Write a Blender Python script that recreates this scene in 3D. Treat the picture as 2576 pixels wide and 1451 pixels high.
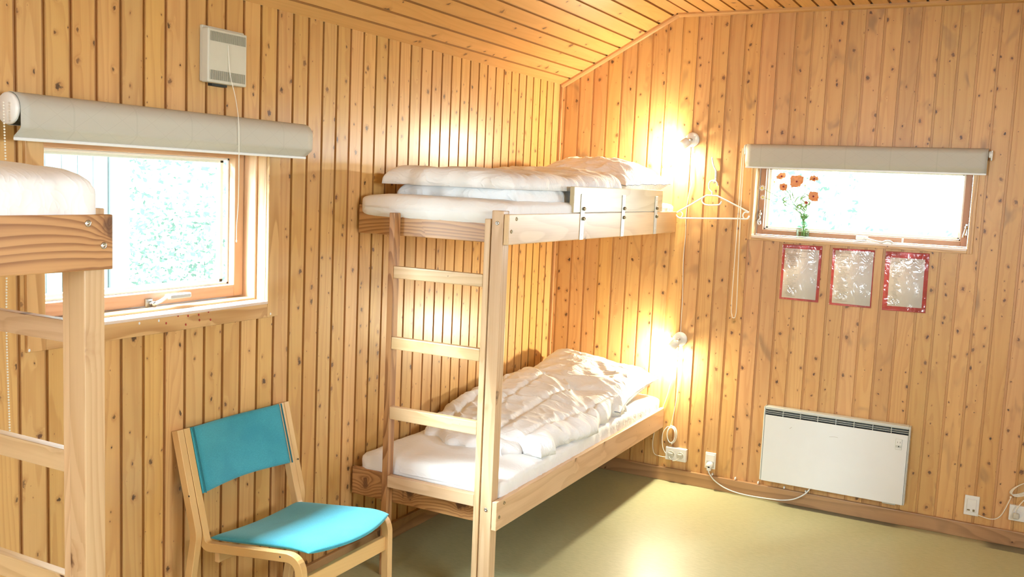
import bpy, bmesh, math, random
from mathutils import Vector, Matrix, noise, Euler

# ------------------------------------------------------------------ camera, world, light, exposure
S = bpy.context.scene
COL = S.collection
for o in list(bpy.data.objects): bpy.data.objects.remove(o)
PI = math.pi
cam_d = bpy.data.cameras.new('camera'); cam = bpy.data.objects.new('camera', cam_d); COL.objects.link(cam)
cam_d.sensor_width = 36.0; cam_d.lens = 2401.89 / 2576 * 36.0; cam_d.clip_start = .05; cam_d.clip_end = 200
cam.matrix_world = (Matrix.Translation((2.482, -5.2673, 1.6861)) @ Euler((1.46122, 0, .482336), 'XYZ').to_matrix().to_4x4()
                    @ Matrix.Rotation(.0438642, 4, 'Z'))
S.camera = cam
S.view_settings.view_transform = 'Standard'; S.view_settings.look = 'None'
S.view_settings.gamma = 1; S.view_settings.use_curve_mapping = False
S.view_settings.exposure = 0.08
S.cycles.max_bounces = 7; S.cycles.diffuse_bounces = 4; S.cycles.adaptive_threshold = .02; S.cycles.glossy_bounces = 3
S.cycles.transmission_bounces = 6; S.cycles.transparent_max_bounces = 8
S.cycles.sample_clamp_indirect = 6; S.cycles.use_denoising = True
S.cycles.caustics_reflective = False; S.cycles.caustics_refractive = False

W = bpy.data.worlds.new('world'); S.world = W; W.use_nodes = True
wn = W.node_tree.nodes; wl = W.node_tree.links
# overcast sky: even all round, with the bright patch of the veiled sun high on the side of the large left window
wn['Background'].inputs['Color'].default_value = (.77, .90, 1, 1)
_tc = wn.new('ShaderNodeTexCoord'); _nm = wn.new('ShaderNodeVectorMath'); _nm.operation = 'NORMALIZE'
_dt = wn.new('ShaderNodeVectorMath'); _dt.operation = 'DOT_PRODUCT'; _dt.inputs[1].default_value = Vector((-.60, -.33, .80)).normalized()
_mr = wn.new('ShaderNodeMapRange'); _mr.interpolation_type = 'SMOOTHSTEP'
for _i, _v in enumerate((.62, .98, 34.0, 330.0)): _mr.inputs[_i+1].default_value = _v
wl.new(_tc.outputs['Generated'], _nm.inputs[0]); wl.new(_nm.outputs[0], _dt.inputs[0]); wl.new(_dt.outputs['Value'], _mr.inputs[0])
wl.new(_mr.outputs[0], wn['Background'].inputs['Strength'])
W.cycles.sampling_method = 'MANUAL'; W.cycles.sample_map_resolution = 512

def area(name, loc, rot, sx, sy, power, color):
    d = bpy.data.lights.new(name, 'AREA'); d.shape = 'RECTANGLE'; d.size = sx; d.size_y = sy
    d.energy = power; d.color = color
    o = bpy.data.objects.new(name, d); COL.objects.link(o); o.location = loc; o.rotation_euler = rot
    return o
def portal(name, loc, rot, sx, sy):
    o = area(name, loc, rot, sx, sy, 0, (1, 1, 1)); o.data.cycles.is_portal = True; return o
# the sky lights the room through two windows and two unseen openings sized for fill; portals only guide the sampling
portal('portal_near_fill_opening', (1.40, -7.23, 1.70), (PI/2, 0, 0), 1.4, .70)
portal('portal_right_fill_opening', (4.33, -3.50, 1.85), (PI/2, 0, PI/2), 1.5, .60)
portal('portal_left_window', (-.19, -2.998, 1.49), (PI/2, 0, -PI/2), .95, .60)
portal('portal_far_window', (1.736, .19, 1.66), (PI/2, 0, PI), 1.1, .42)

# ------------------------------------------------------------------ helpers
rnd = random.Random(7)
def tag(o, label=None, cat=None, group=None, kind=None):
    if label: o['label'] = label
    if cat: o['category'] = cat
    if group: o['group'] = group
    if kind: o['kind'] = kind
    return o
def thing(name, loc, label, cat, group=None):
    o = bpy.data.objects.new(name, None); COL.objects.link(o); o.location = loc; o.empty_display_size = .05
    return tag(o, label, cat, group)
def sthing(name, loc):
    o = bpy.data.objects.new(name, None); COL.objects.link(o); o.location = loc; o['kind'] = 'structure'; return o
def link(name, me, mat, parent=None, smooth=False):
    o = bpy.data.objects.new(name, me); COL.objects.link(o)
    if mat is not None: me.materials.append(mat)
    if smooth:
        for p in me.polygons: p.use_smooth = True
    if parent is not None:
        o.parent = parent; o.matrix_parent_inverse = Matrix.Translation(-parent.location) @ Matrix.Identity(4)
        # geometry is written in world coordinates, so undo the (possibly nested) parent transform
        q = parent; acc = Vector((0, 0, 0))
        while q is not None:
            acc += q.location; q = q.parent
        o.matrix_parent_inverse = Matrix.Identity(4)
        me.transform(Matrix.Translation(-acc))
    return o
_id = [0]
def nid():
    _id[0] += 1; return _id[0]
class MB:
    """collects shapes (world coordinates, metres) with a UV map: U = piece id + metres across the grain, V = metres along it"""
    def __init__(s): s.bm = bmesh.new(); s.uv = s.bm.loops.layers.uv.new('UVMap')
    def box(s, x0, x1, y0, y1, z0, z1, grain='z', bev=.0015, seg=1, rot=None, piv=None):
        bm = bmesh.new(); uv = bm.loops.layers.uv.new('UVMap')
        x0, x1 = sorted((x0, x1)); y0, y1 = sorted((y0, y1)); z0, z1 = sorted((z0, z1))
        vs = [bm.verts.new((x, y, z)) for x in (x0, x1) for y in (y0, y1) for z in (z0, z1)]
        for f in ((0,1,3,2),(4,6,7,5),(0,4,5,1),(2,3,7,6),(0,2,6,4),(1,5,7,3)): bm.faces.new([vs[i] for i in f])
        if bev > 0:
            bev = min(bev, .49*min(x1-x0, y1-y0, z1-z0))
            bmesh.ops.bevel(bm, geom=list(bm.edges), offset=bev, segments=seg, profile=.6, affect='EDGES')
        bm.normal_update(); k = nid(); ax = {'x':0,'y':1,'z':2}[grain]; o1, o2 = [a for a in (0,1,2) if a != ax]
        offu = .05 + .5*rnd.random()*.2; offv = rnd.random()*9
        for f in bm.faces:
            n = f.normal; use = o2 if abs(n[o1]) > abs(n[o2]) else o1
            extra = .0 if use == o1 else .13
            base = (x0, y0, z0)[use]
            for l in f.loops: l[uv].uv = (k + offu + extra + (l.vert.co[use]-base)*.6, l.vert.co[ax] + offv)
        if rot is not None:
            piv = Vector(piv) if piv else Vector(((x0+x1)/2, (y0+y1)/2, (z0+z1)/2))
            bmesh.ops.transform(bm, matrix=Matrix.Translation(piv) @ rot.to_4x4() @ Matrix.Translation(-piv), verts=bm.verts)
        s.merge(bm); return s
    def merge(s, bm):
        me = bpy.data.meshes.new('t'); bm.to_mesh(me); bm.free(); s.bm.from_mesh(me); bpy.data.meshes.remove(me)
    def lathe(s, prof, c, axis=(0,0,1), n=28, cap=True):
        bm = bmesh.new(); bm.loops.layers.uv.new('UVMap')
        q = Vector((0,0,1)).rotation_difference(Vector(axis).normalized()); c = Vector(c); rings = []
        for r, h in prof:
            rings.append([bm.verts.new(q @ Vector((max(r,1e-5)*math.cos(2*PI*i/n), max(r,1e-5)*math.sin(2*PI*i/n), h)) + c) for i in range(n)])
        for a, b in zip(rings, rings[1:]):
            for i in range(n): bm.faces.new((a[i], a[(i+1)%n], b[(i+1)%n], b[i]))
        if cap: bm.faces.new(rings[0][::-1]); bm.faces.new(rings[-1])
        bmesh.ops.recalc_face_normals(bm, faces=bm.faces)
        for f in bm.faces: f.smooth = True
        s.merge(bm); return s
    def tube(s, pts, r, n=8, closed=False, cap=True):
        pts = [Vector(p) for p in pts]; bm = bmesh.new(); bm.loops.layers.uv.new('UVMap'); rings = []; N = len(pts)
        up = Vector((0,0,1)); prev = None
        for i, p in enumerate(pts):
            a = pts[(i-1) % N] if (closed or i > 0) else p
            b = pts[(i+1) % N] if (closed or i < N-1) else p
            t = (b-a).normalized() if (b-a).length > 1e-9 else Vector((0,0,1))
            if prev is None: u = t.orthogonal().normalized()
            else: u = (prev - t*prev.dot(t)); u = u.normalized() if u.length > 1e-6 else t.orthogonal().normalized()
            prev = u; v = t.cross(u); rr = r[i] if isinstance(r, (list, tuple)) else r
            rings.append([bm.verts.new(p + u*math.cos(2*PI*k/n)*rr + v*math.sin(2*PI*k/n)*rr) for k in range(n)])
        pairs = list(zip(rings, rings[1:])) + ([(rings[-1], rings[0])] if closed else [])
        for a, b in pairs:
            for k in range(n): bm.faces.new((a[k], a[(k+1)%n], b[(k+1)%n], b[k]))
        if not closed and cap: bm.faces.new(rings[0][::-1]); bm.faces.new(rings[-1])
        bmesh.ops.recalc_face_normals(bm, faces=bm.faces)
        for f in bm.faces: f.smooth = True
        s.merge(bm); return s
    def sphere(s, c, r, sc=(1,1,1), seg=20):
        bm = bmesh.new(); bm.loops.layers.uv.new('UVMap')
        bmesh.ops.create_uvsphere(bm, u_segments=seg, v_segments=max(6, seg//2), radius=r)
        bmesh.ops.transform(bm, matrix=Matrix.Translation(Vector(c)) @ Matrix.Diagonal((*sc, 1)), verts=bm.verts)
        for f in bm.faces: f.smooth = True
        s.merge(bm); return s
    def poly(s, pts, flip=False):
        vs = [s.bm.verts.new(p) for p in pts]; f = s.bm.faces.new(vs[::-1] if flip else vs); return f
    def build(s, name, mat, parent=None, smooth=False):
        me = bpy.data.meshes.new(name); s.bm.to_mesh(me); s.bm.free(); return link(name, me, mat, parent, smooth)
def crv(pts, n=8, closed=False):
    """Catmull-Rom through the points"""
    P = [Vector(p) for p in pts]; out = []; N = len(P)
    for i in range(N if closed else N-1):
        a = P[(i-1) % N] if (closed or i > 0) else P[0]; b = P[i]; c = P[(i+1) % N]
        d = P[(i+2) % N] if (closed or i < N-2) else P[-1]
        for k in range(n):
            t = k/n
            out.append(.5*((2*b) + (-a+c)*t + (2*a-5*b+4*c-d)*t*t + (-a+3*b-3*c+d)*t**3))
    if not closed: out.append(P[-1])
    return out
def sm(t): t = max(0, min(1, t)); return t*t*(3-2*t)

# ------------------------------------------------------------------ materials
def new_mat(name):
    m = bpy.data.materials.new(name); m.use_nodes = True
    return m, m.node_tree, m.node_tree.nodes['Principled BSDF']
class G:
    """small node-graph writer"""
    def __init__(s, nt): s.nt = nt; s.N = nt.nodes; s.L = nt.links
    def node(s, t, **k):
        n = s.N.new(t)
        for a, b in k.items(): setattr(n, a, b)
        return n
    def put(s, sock, v):
        if isinstance(v, bpy.types.NodeSocket): s.L.new(v, sock)
        elif v is not None:
            if isinstance(v, (tuple, list)) and sock.type == 'RGBA' and len(v) == 3: v = (*v, 1)
            sock.default_value = v
    def m(s, op, a, b=None, c=None, clamp=False):
        n = s.node('ShaderNodeMath', operation=op); n.use_clamp = clamp; s.put(n.inputs[0], a)
        if b is not None: s.put(n.inputs[1], b)
        if c is not None: s.put(n.inputs[2], c)
        return n.outputs[0]
    def xyz(s, x, y, z=0.0):
        n = s.node('ShaderNodeCombineXYZ'); s.put(n.inputs[0], x); s.put(n.inputs[1], y); s.put(n.inputs[2], z); return n.outputs[0]
    def noise(s, vec, scale=1.0, detail=2.0, rough=.5, dist=0.0, dim='3D'):
        n = s.node('ShaderNodeTexNoise', noise_dimensions=dim); s.put(n.inputs['Vector'], vec); n.inputs['Scale'].default_value = scale
        n.inputs['Detail'].default_value = detail; n.inputs['Roughness'].default_value = rough; n.inputs['Distortion'].default_value = dist
        return n.outputs[0]
    def mix(s, f, a, b, mode='MIX'):
        n = s.node('ShaderNodeMix', data_type='RGBA', blend_type=mode); s.put(n.inputs[0], f); s.put(n.inputs[6], a); s.put(n.inputs[7], b)
        return n.outputs[2]
    def rng(s, v, a, b, c, d):
        n = s.node('ShaderNodeMapRange', interpolation_type='SMOOTHSTEP'); s.put(n.inputs[0], v)
        for i, q in enumerate((a, b, c, d)): s.put(n.inputs[i+1], q)
        return n.outputs[0]
    def bump(s, h, strength=.2, dist=.002):
        n = s.node('ShaderNodeBump'); n.inputs['Strength'].default_value = strength; n.inputs['Distance'].default_value = dist
        s.put(n.inputs['Height'], h); return n.outputs[0]

def wood(name, light, dark, tint=.16, knots=.75, kscale=9.0, ring=.5, rough=.42, coat=.15, stain=0.0, bump=.25, ringf=13.0):
    m, nt, bs = new_mat(name); g = G(nt)
    uv = g.node('ShaderNodeUVMap'); uv.uv_map = 'UVMap'
    sp = g.node('ShaderNodeSeparateXYZ'); g.L.new(uv.outputs[0], sp.inputs[0]); U, V = sp.outputs[0], sp.outputs[1]
    idx = g.m('FLOOR', U); x = g.m('SUBTRACT', U, idx)
    wno = g.node('ShaderNodeTexWhiteNoise', noise_dimensions='1D'); g.put(wno.inputs['W'], g.m('MULTIPLY', idx, 1.731))
    rv = wno.outputs['Value']; rs = g.node('ShaderNodeSeparateColor'); g.L.new(wno.outputs['Color'], rs.inputs[0])
    # knots
    kw = g.noise(g.xyz(g.m('MULTIPLY', x, 40.0), g.m('MULTIPLY', V, 26.0), idx), 1.0, 0.0)
    kv = g.xyz(g.m('ADD', g.m('ADD', g.m('MULTIPLY', x, kscale), g.m('MULTIPLY', kw, .28)), g.m('MULTIPLY', idx, 17.31)), g.m('ADD', g.m('MULTIPLY', V, kscale*.72), g.m('MULTIPLY', rv, 53.0)))
    vo = g.node('ShaderNodeTexVoronoi', voronoi_dimensions='2D', feature='F1'); g.put(vo.inputs['Vector'], kv); vo.inputs['Scale'].default_value = 1
    dk = vo.outputs['Distance']; kc = g.node('ShaderNodeSeparateColor'); g.L.new(vo.outputs['Color'], kc.inputs[0])
    kr = g.m('MULTIPLY', g.m('MAXIMUM', g.m('SUBTRACT', kc.outputs[0], 1-knots), 0.0), .115/max(knots, .01))   # radius in cells
    kr = g.m('MULTIPLY', g.m('POWER', g.m('DIVIDE', kr, .115), 2.9), .190)
    wob = g.noise(kv, 11.0, 1.0)
    dkw = g.m('ADD', dk, g.m('MULTIPLY', g.m('SUBTRACT', wob, .5), g.m('MULTIPLY', kr, 1.3)))
    core = g.rng(dkw, g.m('MULTIPLY', kr, .45), g.m('ADD', kr, .006), 1.0, 0.0)
    core = g.m('MULTIPLY', core, g.m('GREATER_THAN', kr, .006))
    halo = g.rng(dkw, g.m('MULTIPLY', kr, .8), g.m('MULTIPLY', kr, 2.6), 1.0, 0.0)
    halo = g.m('MULTIPLY', halo, g.m('GREATER_THAN', kr, .006))
    # growth rings: contour lines of a field stretched along the grain, bent round the knots
    fld = g.noise(g.xyz(g.m('MULTIPLY', x, 7.0), g.m('MULTIPLY', V, .55), g.m('MULTIPLY', idx, 5.37)), 1.0, 2.0, .45)
    bend = g.m('MULTIPLY', g.m('POWER', 2.718, g.m('MULTIPLY', dk, -9.0)), g.m('MULTIPLY', kr, 1.2))
    ph = g.m('MULTIPLY', g.m('ADD', g.m('ADD', fld, bend), g.m('MULTIPLY', x, 1.3)), ringf)
    fr = g.m('FRACT', ph); rg = g.m('MULTIPLY', g.m('POWER', g.rng(fr, .0, .88, 0.0, 1.0), 2.2), g.rng(fr, .90, 1.0, 1.0, 0.0))
    fib = g.noise(g.xyz(g.m('MULTIPLY', x, 260.0), g.m('MULTIPLY', V, 3.5), idx), 1.0, 2.0, .6)
    big = g.noise(g.xyz(g.m('MULTIPLY', x, 30.0), g.m('MULTIPLY', V, .9), g.m('MULTIPLY', idx, 2.1)), 1.0, 2.0)
    amt = g.m('ADD', g.m('MULTIPLY', rg, ring), g.m('MULTIPLY', g.m('SUBTRACT', fib, .45), .45), clamp=True)
    amt = g.m('ADD', amt, g.m('MULTIPLY', g.m('SUBTRACT', big, .45), .5), clamp=True)
    col = g.mix(amt, light, dark)
    bright = g.m('ADD', 1-tint, g.m('MULTIPLY', rv, tint*1.6))
    col = g.mix(1.0, col, g.xyz(bright, g.m('MULTIPLY', bright, g.m('ADD', .965, g.m('MULTIPLY', rs.outputs[1], .07))), g.m('MULTIPLY', bright, g.m('ADD', .90, g.m('MULTIPLY', rs.outputs[2], .2)))), 'MULTIPLY')
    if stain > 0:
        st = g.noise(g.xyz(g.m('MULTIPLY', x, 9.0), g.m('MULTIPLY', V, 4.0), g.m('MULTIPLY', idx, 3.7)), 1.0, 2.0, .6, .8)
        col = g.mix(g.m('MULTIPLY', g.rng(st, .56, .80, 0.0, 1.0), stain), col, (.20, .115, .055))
    col = g.mix(g.m('MULTIPLY', halo, .28), col, (dark[0]*.75, dark[1]*.6, dark[2]*.5))
    col = g.mix(g.m('MULTIPLY', core, g.m('ADD', .68, g.m('MULTIPLY', kc.outputs[1], .32))), col, g.mix(kc.outputs[2], (.040, .016, .008), (.13, .050, .022)))
    g.L.new(col, bs.inputs['Base Color'])
    bs.inputs['Roughness'].default_value = rough; bs.inputs['Coat Weight'].default_value = coat; bs.inputs['Coat Roughness'].default_value = .28
    g.L.new(g.bump(g.m('ADD', g.m('MULTIPLY', fib, .5), g.m('MULTIPLY', rg, .5)), bump, .0006), bs.inputs['Normal'])
    return m
def plain(name, c, rough=.5, metal=0.0, coat=0.0, nscale=0, namt=.0, bump=0.0, spec=None):
    m, nt, bs = new_mat(name); g = G(nt)
    bs.inputs['Base Color'].default_value = (*c, 1); bs.inputs['Roughness'].default_value = rough
    bs.inputs['Metallic'].default_value = metal; bs.inputs['Coat Weight'].default_value = coat
    if spec is not None: bs.inputs['Specular IOR Level'].default_value = spec
    if nscale:
        tc = g.node('ShaderNodeTexCoord'); nz = g.noise(tc.outputs['Object'], nscale, 3.0)
        g.L.new(g.mix(g.rng(nz, .3, .7, 0.0, 1.0), c, tuple(v*(1-namt) for v in c)), bs.inputs['Base Color'])
        if bump: g.L.new(g.bump(nz, bump, .002), bs.inputs['Normal'])
    return m
M = {}
M['wall_l'] = wood('pine_panelling_left', (.66, .385, .138), (.47, .215, .060), tint=.10, knots=.99, kscale=18, ring=.36, coat=.35, rough=.40)
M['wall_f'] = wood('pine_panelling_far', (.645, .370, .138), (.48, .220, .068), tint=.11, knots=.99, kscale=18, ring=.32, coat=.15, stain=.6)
M['ceil'] = wood('pine_ceiling', (.74, .415, .150), (.55, .265, .075), tint=.10, knots=.70, kscale=11.0, ring=.22, coat=.12)
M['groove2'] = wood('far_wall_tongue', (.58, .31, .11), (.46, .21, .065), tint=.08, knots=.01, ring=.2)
M['groove'] = wood('dirty_shaded_tongue', (.50, .255, .085), (.38, .17, .05), tint=.08, knots=.01, ring=.2)  # both tongue tints mix groove dirt with recess shade put into the colour
M['trim'] = wood('pine_trim', (.60, .33, .125), (.42, .20, .065), tint=.08, knots=.25, ring=.45)
M['casing'] = wood('pine_casing', (.66, .40, .17), (.44, .225, .075), tint=.05, knots=.3, ring=.75, ringf=18)
M['sash2'] = wood('brown_sash_wood', (.40, .20, .095), (.28, .125, .05), tint=.06, knots=.3, ring=.4)
M['sash'] = wood('stained_sash_wood', (.60, .36, .21), (.50, .27, .14), tint=.06, knots=.3, ring=.4)
M['base'] = wood('worn_baseboard', (.44, .255, .115), (.27, .145, .06), tint=.05, knots=.2, ring=.6, stain=.5, coat=0)
M['bunk'] = wood('bunk_pine', (.69, .475, .265), (.46, .25, .105), tint=.08, knots=.4, kscale=8, ring=.36, ringf=17)
M['bunk_dark'] = wood('bunk_pine_amber', (.54, .285, .11), (.27, .11, .035), tint=.08, knots=.5, kscale=7.0, ring=.8, ringf=30)
M['beech'] = wood('laminated_beech', (.70, .43, .18), (.60, .34, .125), tint=.03, knots=0.01, ring=.18, ringf=30, rough=.35, coat=.3)
M['white'] = plain('white_plastic', (.84, .82, .76), .32, nscale=40, namt=.03)
M['enamel'] = plain('white_enamel', (.83, .84, .83), .28, nscale=9, namt=.02)
M['enamel_edge'] = plain('grey_enamel_edge', (.60, .62, .58), .35)
M['black'] = plain('dark_grille', (.015, .018, .016), .6)
M['metal'] = plain('zinc_steel', (.60, .58, .54), .28, metal=1.0)
M['strap'] = plain('galvanised_strap', (.62, .62, .55), .42, metal=.35, nscale=60, namt=.08)
M['bolt'] = plain('brassy_bolt', (.30, .24, .14), .32, metal=1.0)
M['vent'] = plain('aged_vent_plastic', (.60, .57, .47), .5, nscale=30, namt=.03)
M['ventrib'] = plain('vent_ribs', (.50, .475, .38), .55)
M['cord'] = plain('white_cord', (.85, .80, .68), .5)
M['piping'] = plain('grey_piping', (.16, .19, .26), .8)
M['red'] = plain('red_paper', (.68, .075, .08), .6, nscale=25, namt=.25)
M['paper'] = plain('printed_paper', (.86, .80, .73), .7)
M['ink'] = plain('black_ink', (.16, .14, .14), .8)
M['mark'] = plain('red_scraps', (.40, .03, .025), .7)
M['tealpipe'] = plain('dark_teal_piping', (.01, .13, .16), .8)
M['stem'] = plain('green_stems', (.22, .42, .12), .6)
M['poppy'] = plain('orange_petals', (.95, .40, .17), .6, nscale=60, namt=.15)
M['poppy_c'] = plain('poppy_centre', (.25, .02, .05), .7)
M['daisy'] = plain('white_petals', (.85, .85, .82), .7)
M['daisy_c'] = plain('yellow_centre', (.75, .60, .05), .7)
M['stayw'] = plain('white_lacquer', (.82, .82, .80), .3)

def fabric_white(name, c=(.90, .89, .87), wr=.35, sc=1.0):
    m, nt, bs = new_mat(name); g = G(nt); tc = g.node('ShaderNodeTexCoord')
    bs.inputs['Base Color'].default_value = (*c, 1); bs.inputs['Roughness'].default_value = .85
    bs.inputs['Sheen Weight'].default_value = .15
    mp = g.node('ShaderNodeMapping'); g.L.new(tc.outputs['Object'], mp.inputs[0]); mp.inputs['Scale'].default_value = (1.0, 2.2, 1.6); mp.inputs['Rotation'].default_value = (0, 0, .5)
    a = g.noise(mp.outputs[0], 9*sc, 3.0 if sc == 1.0 else 1.2, .5, 1.0)
    b = g.noise(tc.outputs['Object'], 900, 1.0)
    rid = g.m('ABSOLUTE', g.m('SUBTRACT', a, .5))
    h = g.m('ADD', g.m('MULTIPLY', g.m('POWER', g.m('SUBTRACT', 1.0, g.m('MULTIPLY', rid, 2.0)), 6.0), .8), g.m('MULTIPLY', b, .03))
    g.L.new(g.bump(h, wr, .009), bs.inputs['Normal']); return m
M['linen'] = fabric_white('white_duvet_cotton')
M['sheet'] = fabric_white('white_sheet_cotton', wr=.16, sc=1.3)
def chair_fabric():
    m, nt, bs = new_mat('turquoise_wool'); g = G(nt); tc = g.node('ShaderNodeTexCoord')
    a = g.noise(tc.outputs['Object'], 420, 2.0, .7); b = g.noise(tc.outputs['Object'], 9, 2.0)
    c = g.mix(g.rng(a, .3, .7, 0.0, 1.0), (.028, .255, .32), (.052, .345, .43))
    c = g.mix(g.m('MULTIPLY', g.rng(b, .4, .7, 0.0, 1.0), .35), c, (.010, .19, .27))
    g.L.new(c, bs.inputs['Base Color']); bs.inputs['Roughness'].default_value = .9; bs.inputs['Sheen Weight'].default_value = .35
    bs.inputs['Sheen Tint'].default_value = (.6, .95, 1, 1)
    g.L.new(g.bump(a, .35, .001), bs.inputs['Normal']); return m
M['wool'] = chair_fabric()
def floor_mat():
    m, nt, bs = new_mat('olive_linoleum'); g = G(nt); tc = g.node('ShaderNodeTexCoord')
    mp = g.node('ShaderNodeMapping'); g.L.new(tc.outputs['Object'], mp.inputs[0]); mp.inputs['Scale'].default_value = (1, 3.5, 1); mp.inputs['Rotation'].default_value = (0, 0, .3)
    a = g.noise(mp.outputs[0], 28, 4.0, .65); b = g.noise(tc.outputs['Object'], 220, 2.0); c0 = g.noise(tc.outputs['Object'], 1.6, 2.0)
    c = g.mix(g.rng(a, .3, .72, 0.0, 1.0), (.455, .44, .25), (.37, .365, .20))
    c = g.mix(g.m('MULTIPLY', g.rng(b, .35, .7, 0.0, 1.0), .45), c, (.46, .44, .25))
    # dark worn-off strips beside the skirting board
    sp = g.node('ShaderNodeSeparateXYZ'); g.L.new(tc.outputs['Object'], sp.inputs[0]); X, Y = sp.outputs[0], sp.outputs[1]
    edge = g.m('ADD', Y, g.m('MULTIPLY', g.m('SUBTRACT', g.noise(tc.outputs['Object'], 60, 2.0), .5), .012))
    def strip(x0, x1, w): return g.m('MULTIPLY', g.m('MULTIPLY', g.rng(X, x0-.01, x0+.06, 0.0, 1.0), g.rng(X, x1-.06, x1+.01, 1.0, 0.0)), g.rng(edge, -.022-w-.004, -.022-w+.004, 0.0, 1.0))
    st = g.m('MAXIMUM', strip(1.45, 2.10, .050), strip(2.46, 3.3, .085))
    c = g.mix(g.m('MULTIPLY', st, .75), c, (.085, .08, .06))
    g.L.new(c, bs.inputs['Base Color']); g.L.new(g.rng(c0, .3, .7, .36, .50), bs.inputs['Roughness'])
    bs.inputs['Specular IOR Level'].default_value = .6
    g.L.new(g.bump(g.noise(tc.outputs['Object'], 14, 2.0), .12, .002), bs.inputs['Normal']); return m
M['floor'] = floor_mat()
def blind_mat():
    m, nt, bs = new_mat('grey_blind_fabric'); g = G(nt); uv = g.node('ShaderNodeUVMap'); uv.uv_map = 'UVMap'
    sp = g.node('ShaderNodeSeparateXYZ'); g.L.new(uv.outputs[0], sp.inputs[0]); U, V = sp.outputs[0], sp.outputs[1]
    def line(v): return g.m('LESS_THAN', g.m('ABSOLUTE', g.m('SUBTRACT', g.m('FRACT', v), .5)), .014)
    u = g.m('MULTIPLY', U, 9.0); v = g.m('MULTIPLY', V, 14.0)
    t = g.m('MAXIMUM', g.m('MAXIMUM', line(g.m('ADD', u, v)), line(g.m('SUBTRACT', u, v))), line(g.m('MULTIPLY', U, 4.5)))
    c = g.mix(g.m('MULTIPLY', t, .22), (.48, .455, .385), (.33, .31, .255))
    g.L.new(c, bs.inputs['Base Color']); bs.inputs['Roughness'].default_value = .55; return m
M['blind'] = blind_mat()
def glass(name, tint=(1, 1, 1), rough=0.0):
    m, nt, bs = new_mat(name); nt.nodes.remove(bs); g = G(nt)
    tr = g.node('ShaderNodeBsdfTransparent'); tr.inputs[0].default_value = (*tint, 1)
    gl = g.node('ShaderNodeBsdfGlossy'); gl.inputs['Roughness'].default_value = .02
    fr = g.node('ShaderNodeLayerWeight'); fr.inputs[0].default_value = .5
    mx = g.node('ShaderNodeMixShader'); g.L.new(g.m('ADD', g.m('MULTIPLY', g.m('POWER', fr.outputs['Facing'], 5.0), .8), .035), mx.inputs[0]); g.L.new(tr.outputs[0], mx.inputs[1]); g.L.new(gl.outputs[0], mx.inputs[2])
    g.L.new(mx.outputs[0], nt.nodes['Material Output'].inputs['Surface']); return m
M['pane'] = glass('window_glass', (.97, .99, .98))
M['laminate'] = None
def laminate():
    m, nt, bs = new_mat('glossy_laminate'); nt.nodes.remove(bs); g = G(nt); tc = g.node('ShaderNodeTexCoord')
    tr = g.node('ShaderNodeBsdfTransparent'); gl = g.node('ShaderNodeBsdfGlossy'); gl.inputs['Roughness'].default_value = .10
    mp = g.node('ShaderNodeMapping'); g.L.new(tc.outputs['Object'], mp.inputs[0]); mp.inputs['Scale'].default_value = (22, 1, 9)
    nz = g.noise(mp.outputs[0], 1.0, 3.0, .6, 1.5)
    b = g.bump(nz, .45, .010); g.L.new(b, gl.inputs['Normal'])
    fr = g.node('ShaderNodeLayerWeight'); fr.inputs[0].default_value = .5; g.L.new(b, fr.inputs['Normal'])
    mx = g.node('ShaderNodeMixShader'); g.L.new(g.m('ADD', g.m('MULTIPLY', g.m('POWER', fr.outputs['Facing'], 4.0), .45), .045, clamp=True), mx.inputs[0]); g.L.new(tr.outputs[0], mx.inputs[1]); g.L.new(gl.outputs[0], mx.inputs[2])
    g.L.new(mx.outputs[0], nt.nodes['Material Output'].inputs['Surface']); return m
M['laminate'] = laminate()
def emis(name, c, s):
    m, nt, bs = new_mat(name); bs.inputs['Base Color'].default_value = (*c, 1); bs.inputs['Emission Color'].default_value = (*c, 1); bs.inputs['Emission Strength'].default_value = s; return m
M['bulb'] = emis('lit_bulb', (1, .91, .65), 1800)
M['leaf'] = plain('pale_foliage', (.115, .165, .135), .7, nscale=3, namt=.35)
M['grass'] = plain('dry_meadow', (.07, .09, .07), .9, nscale=2, namt=.3)
M['cabin'] = plain('pale_blue_boarding', (.070, .088, .085), .7)

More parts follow.
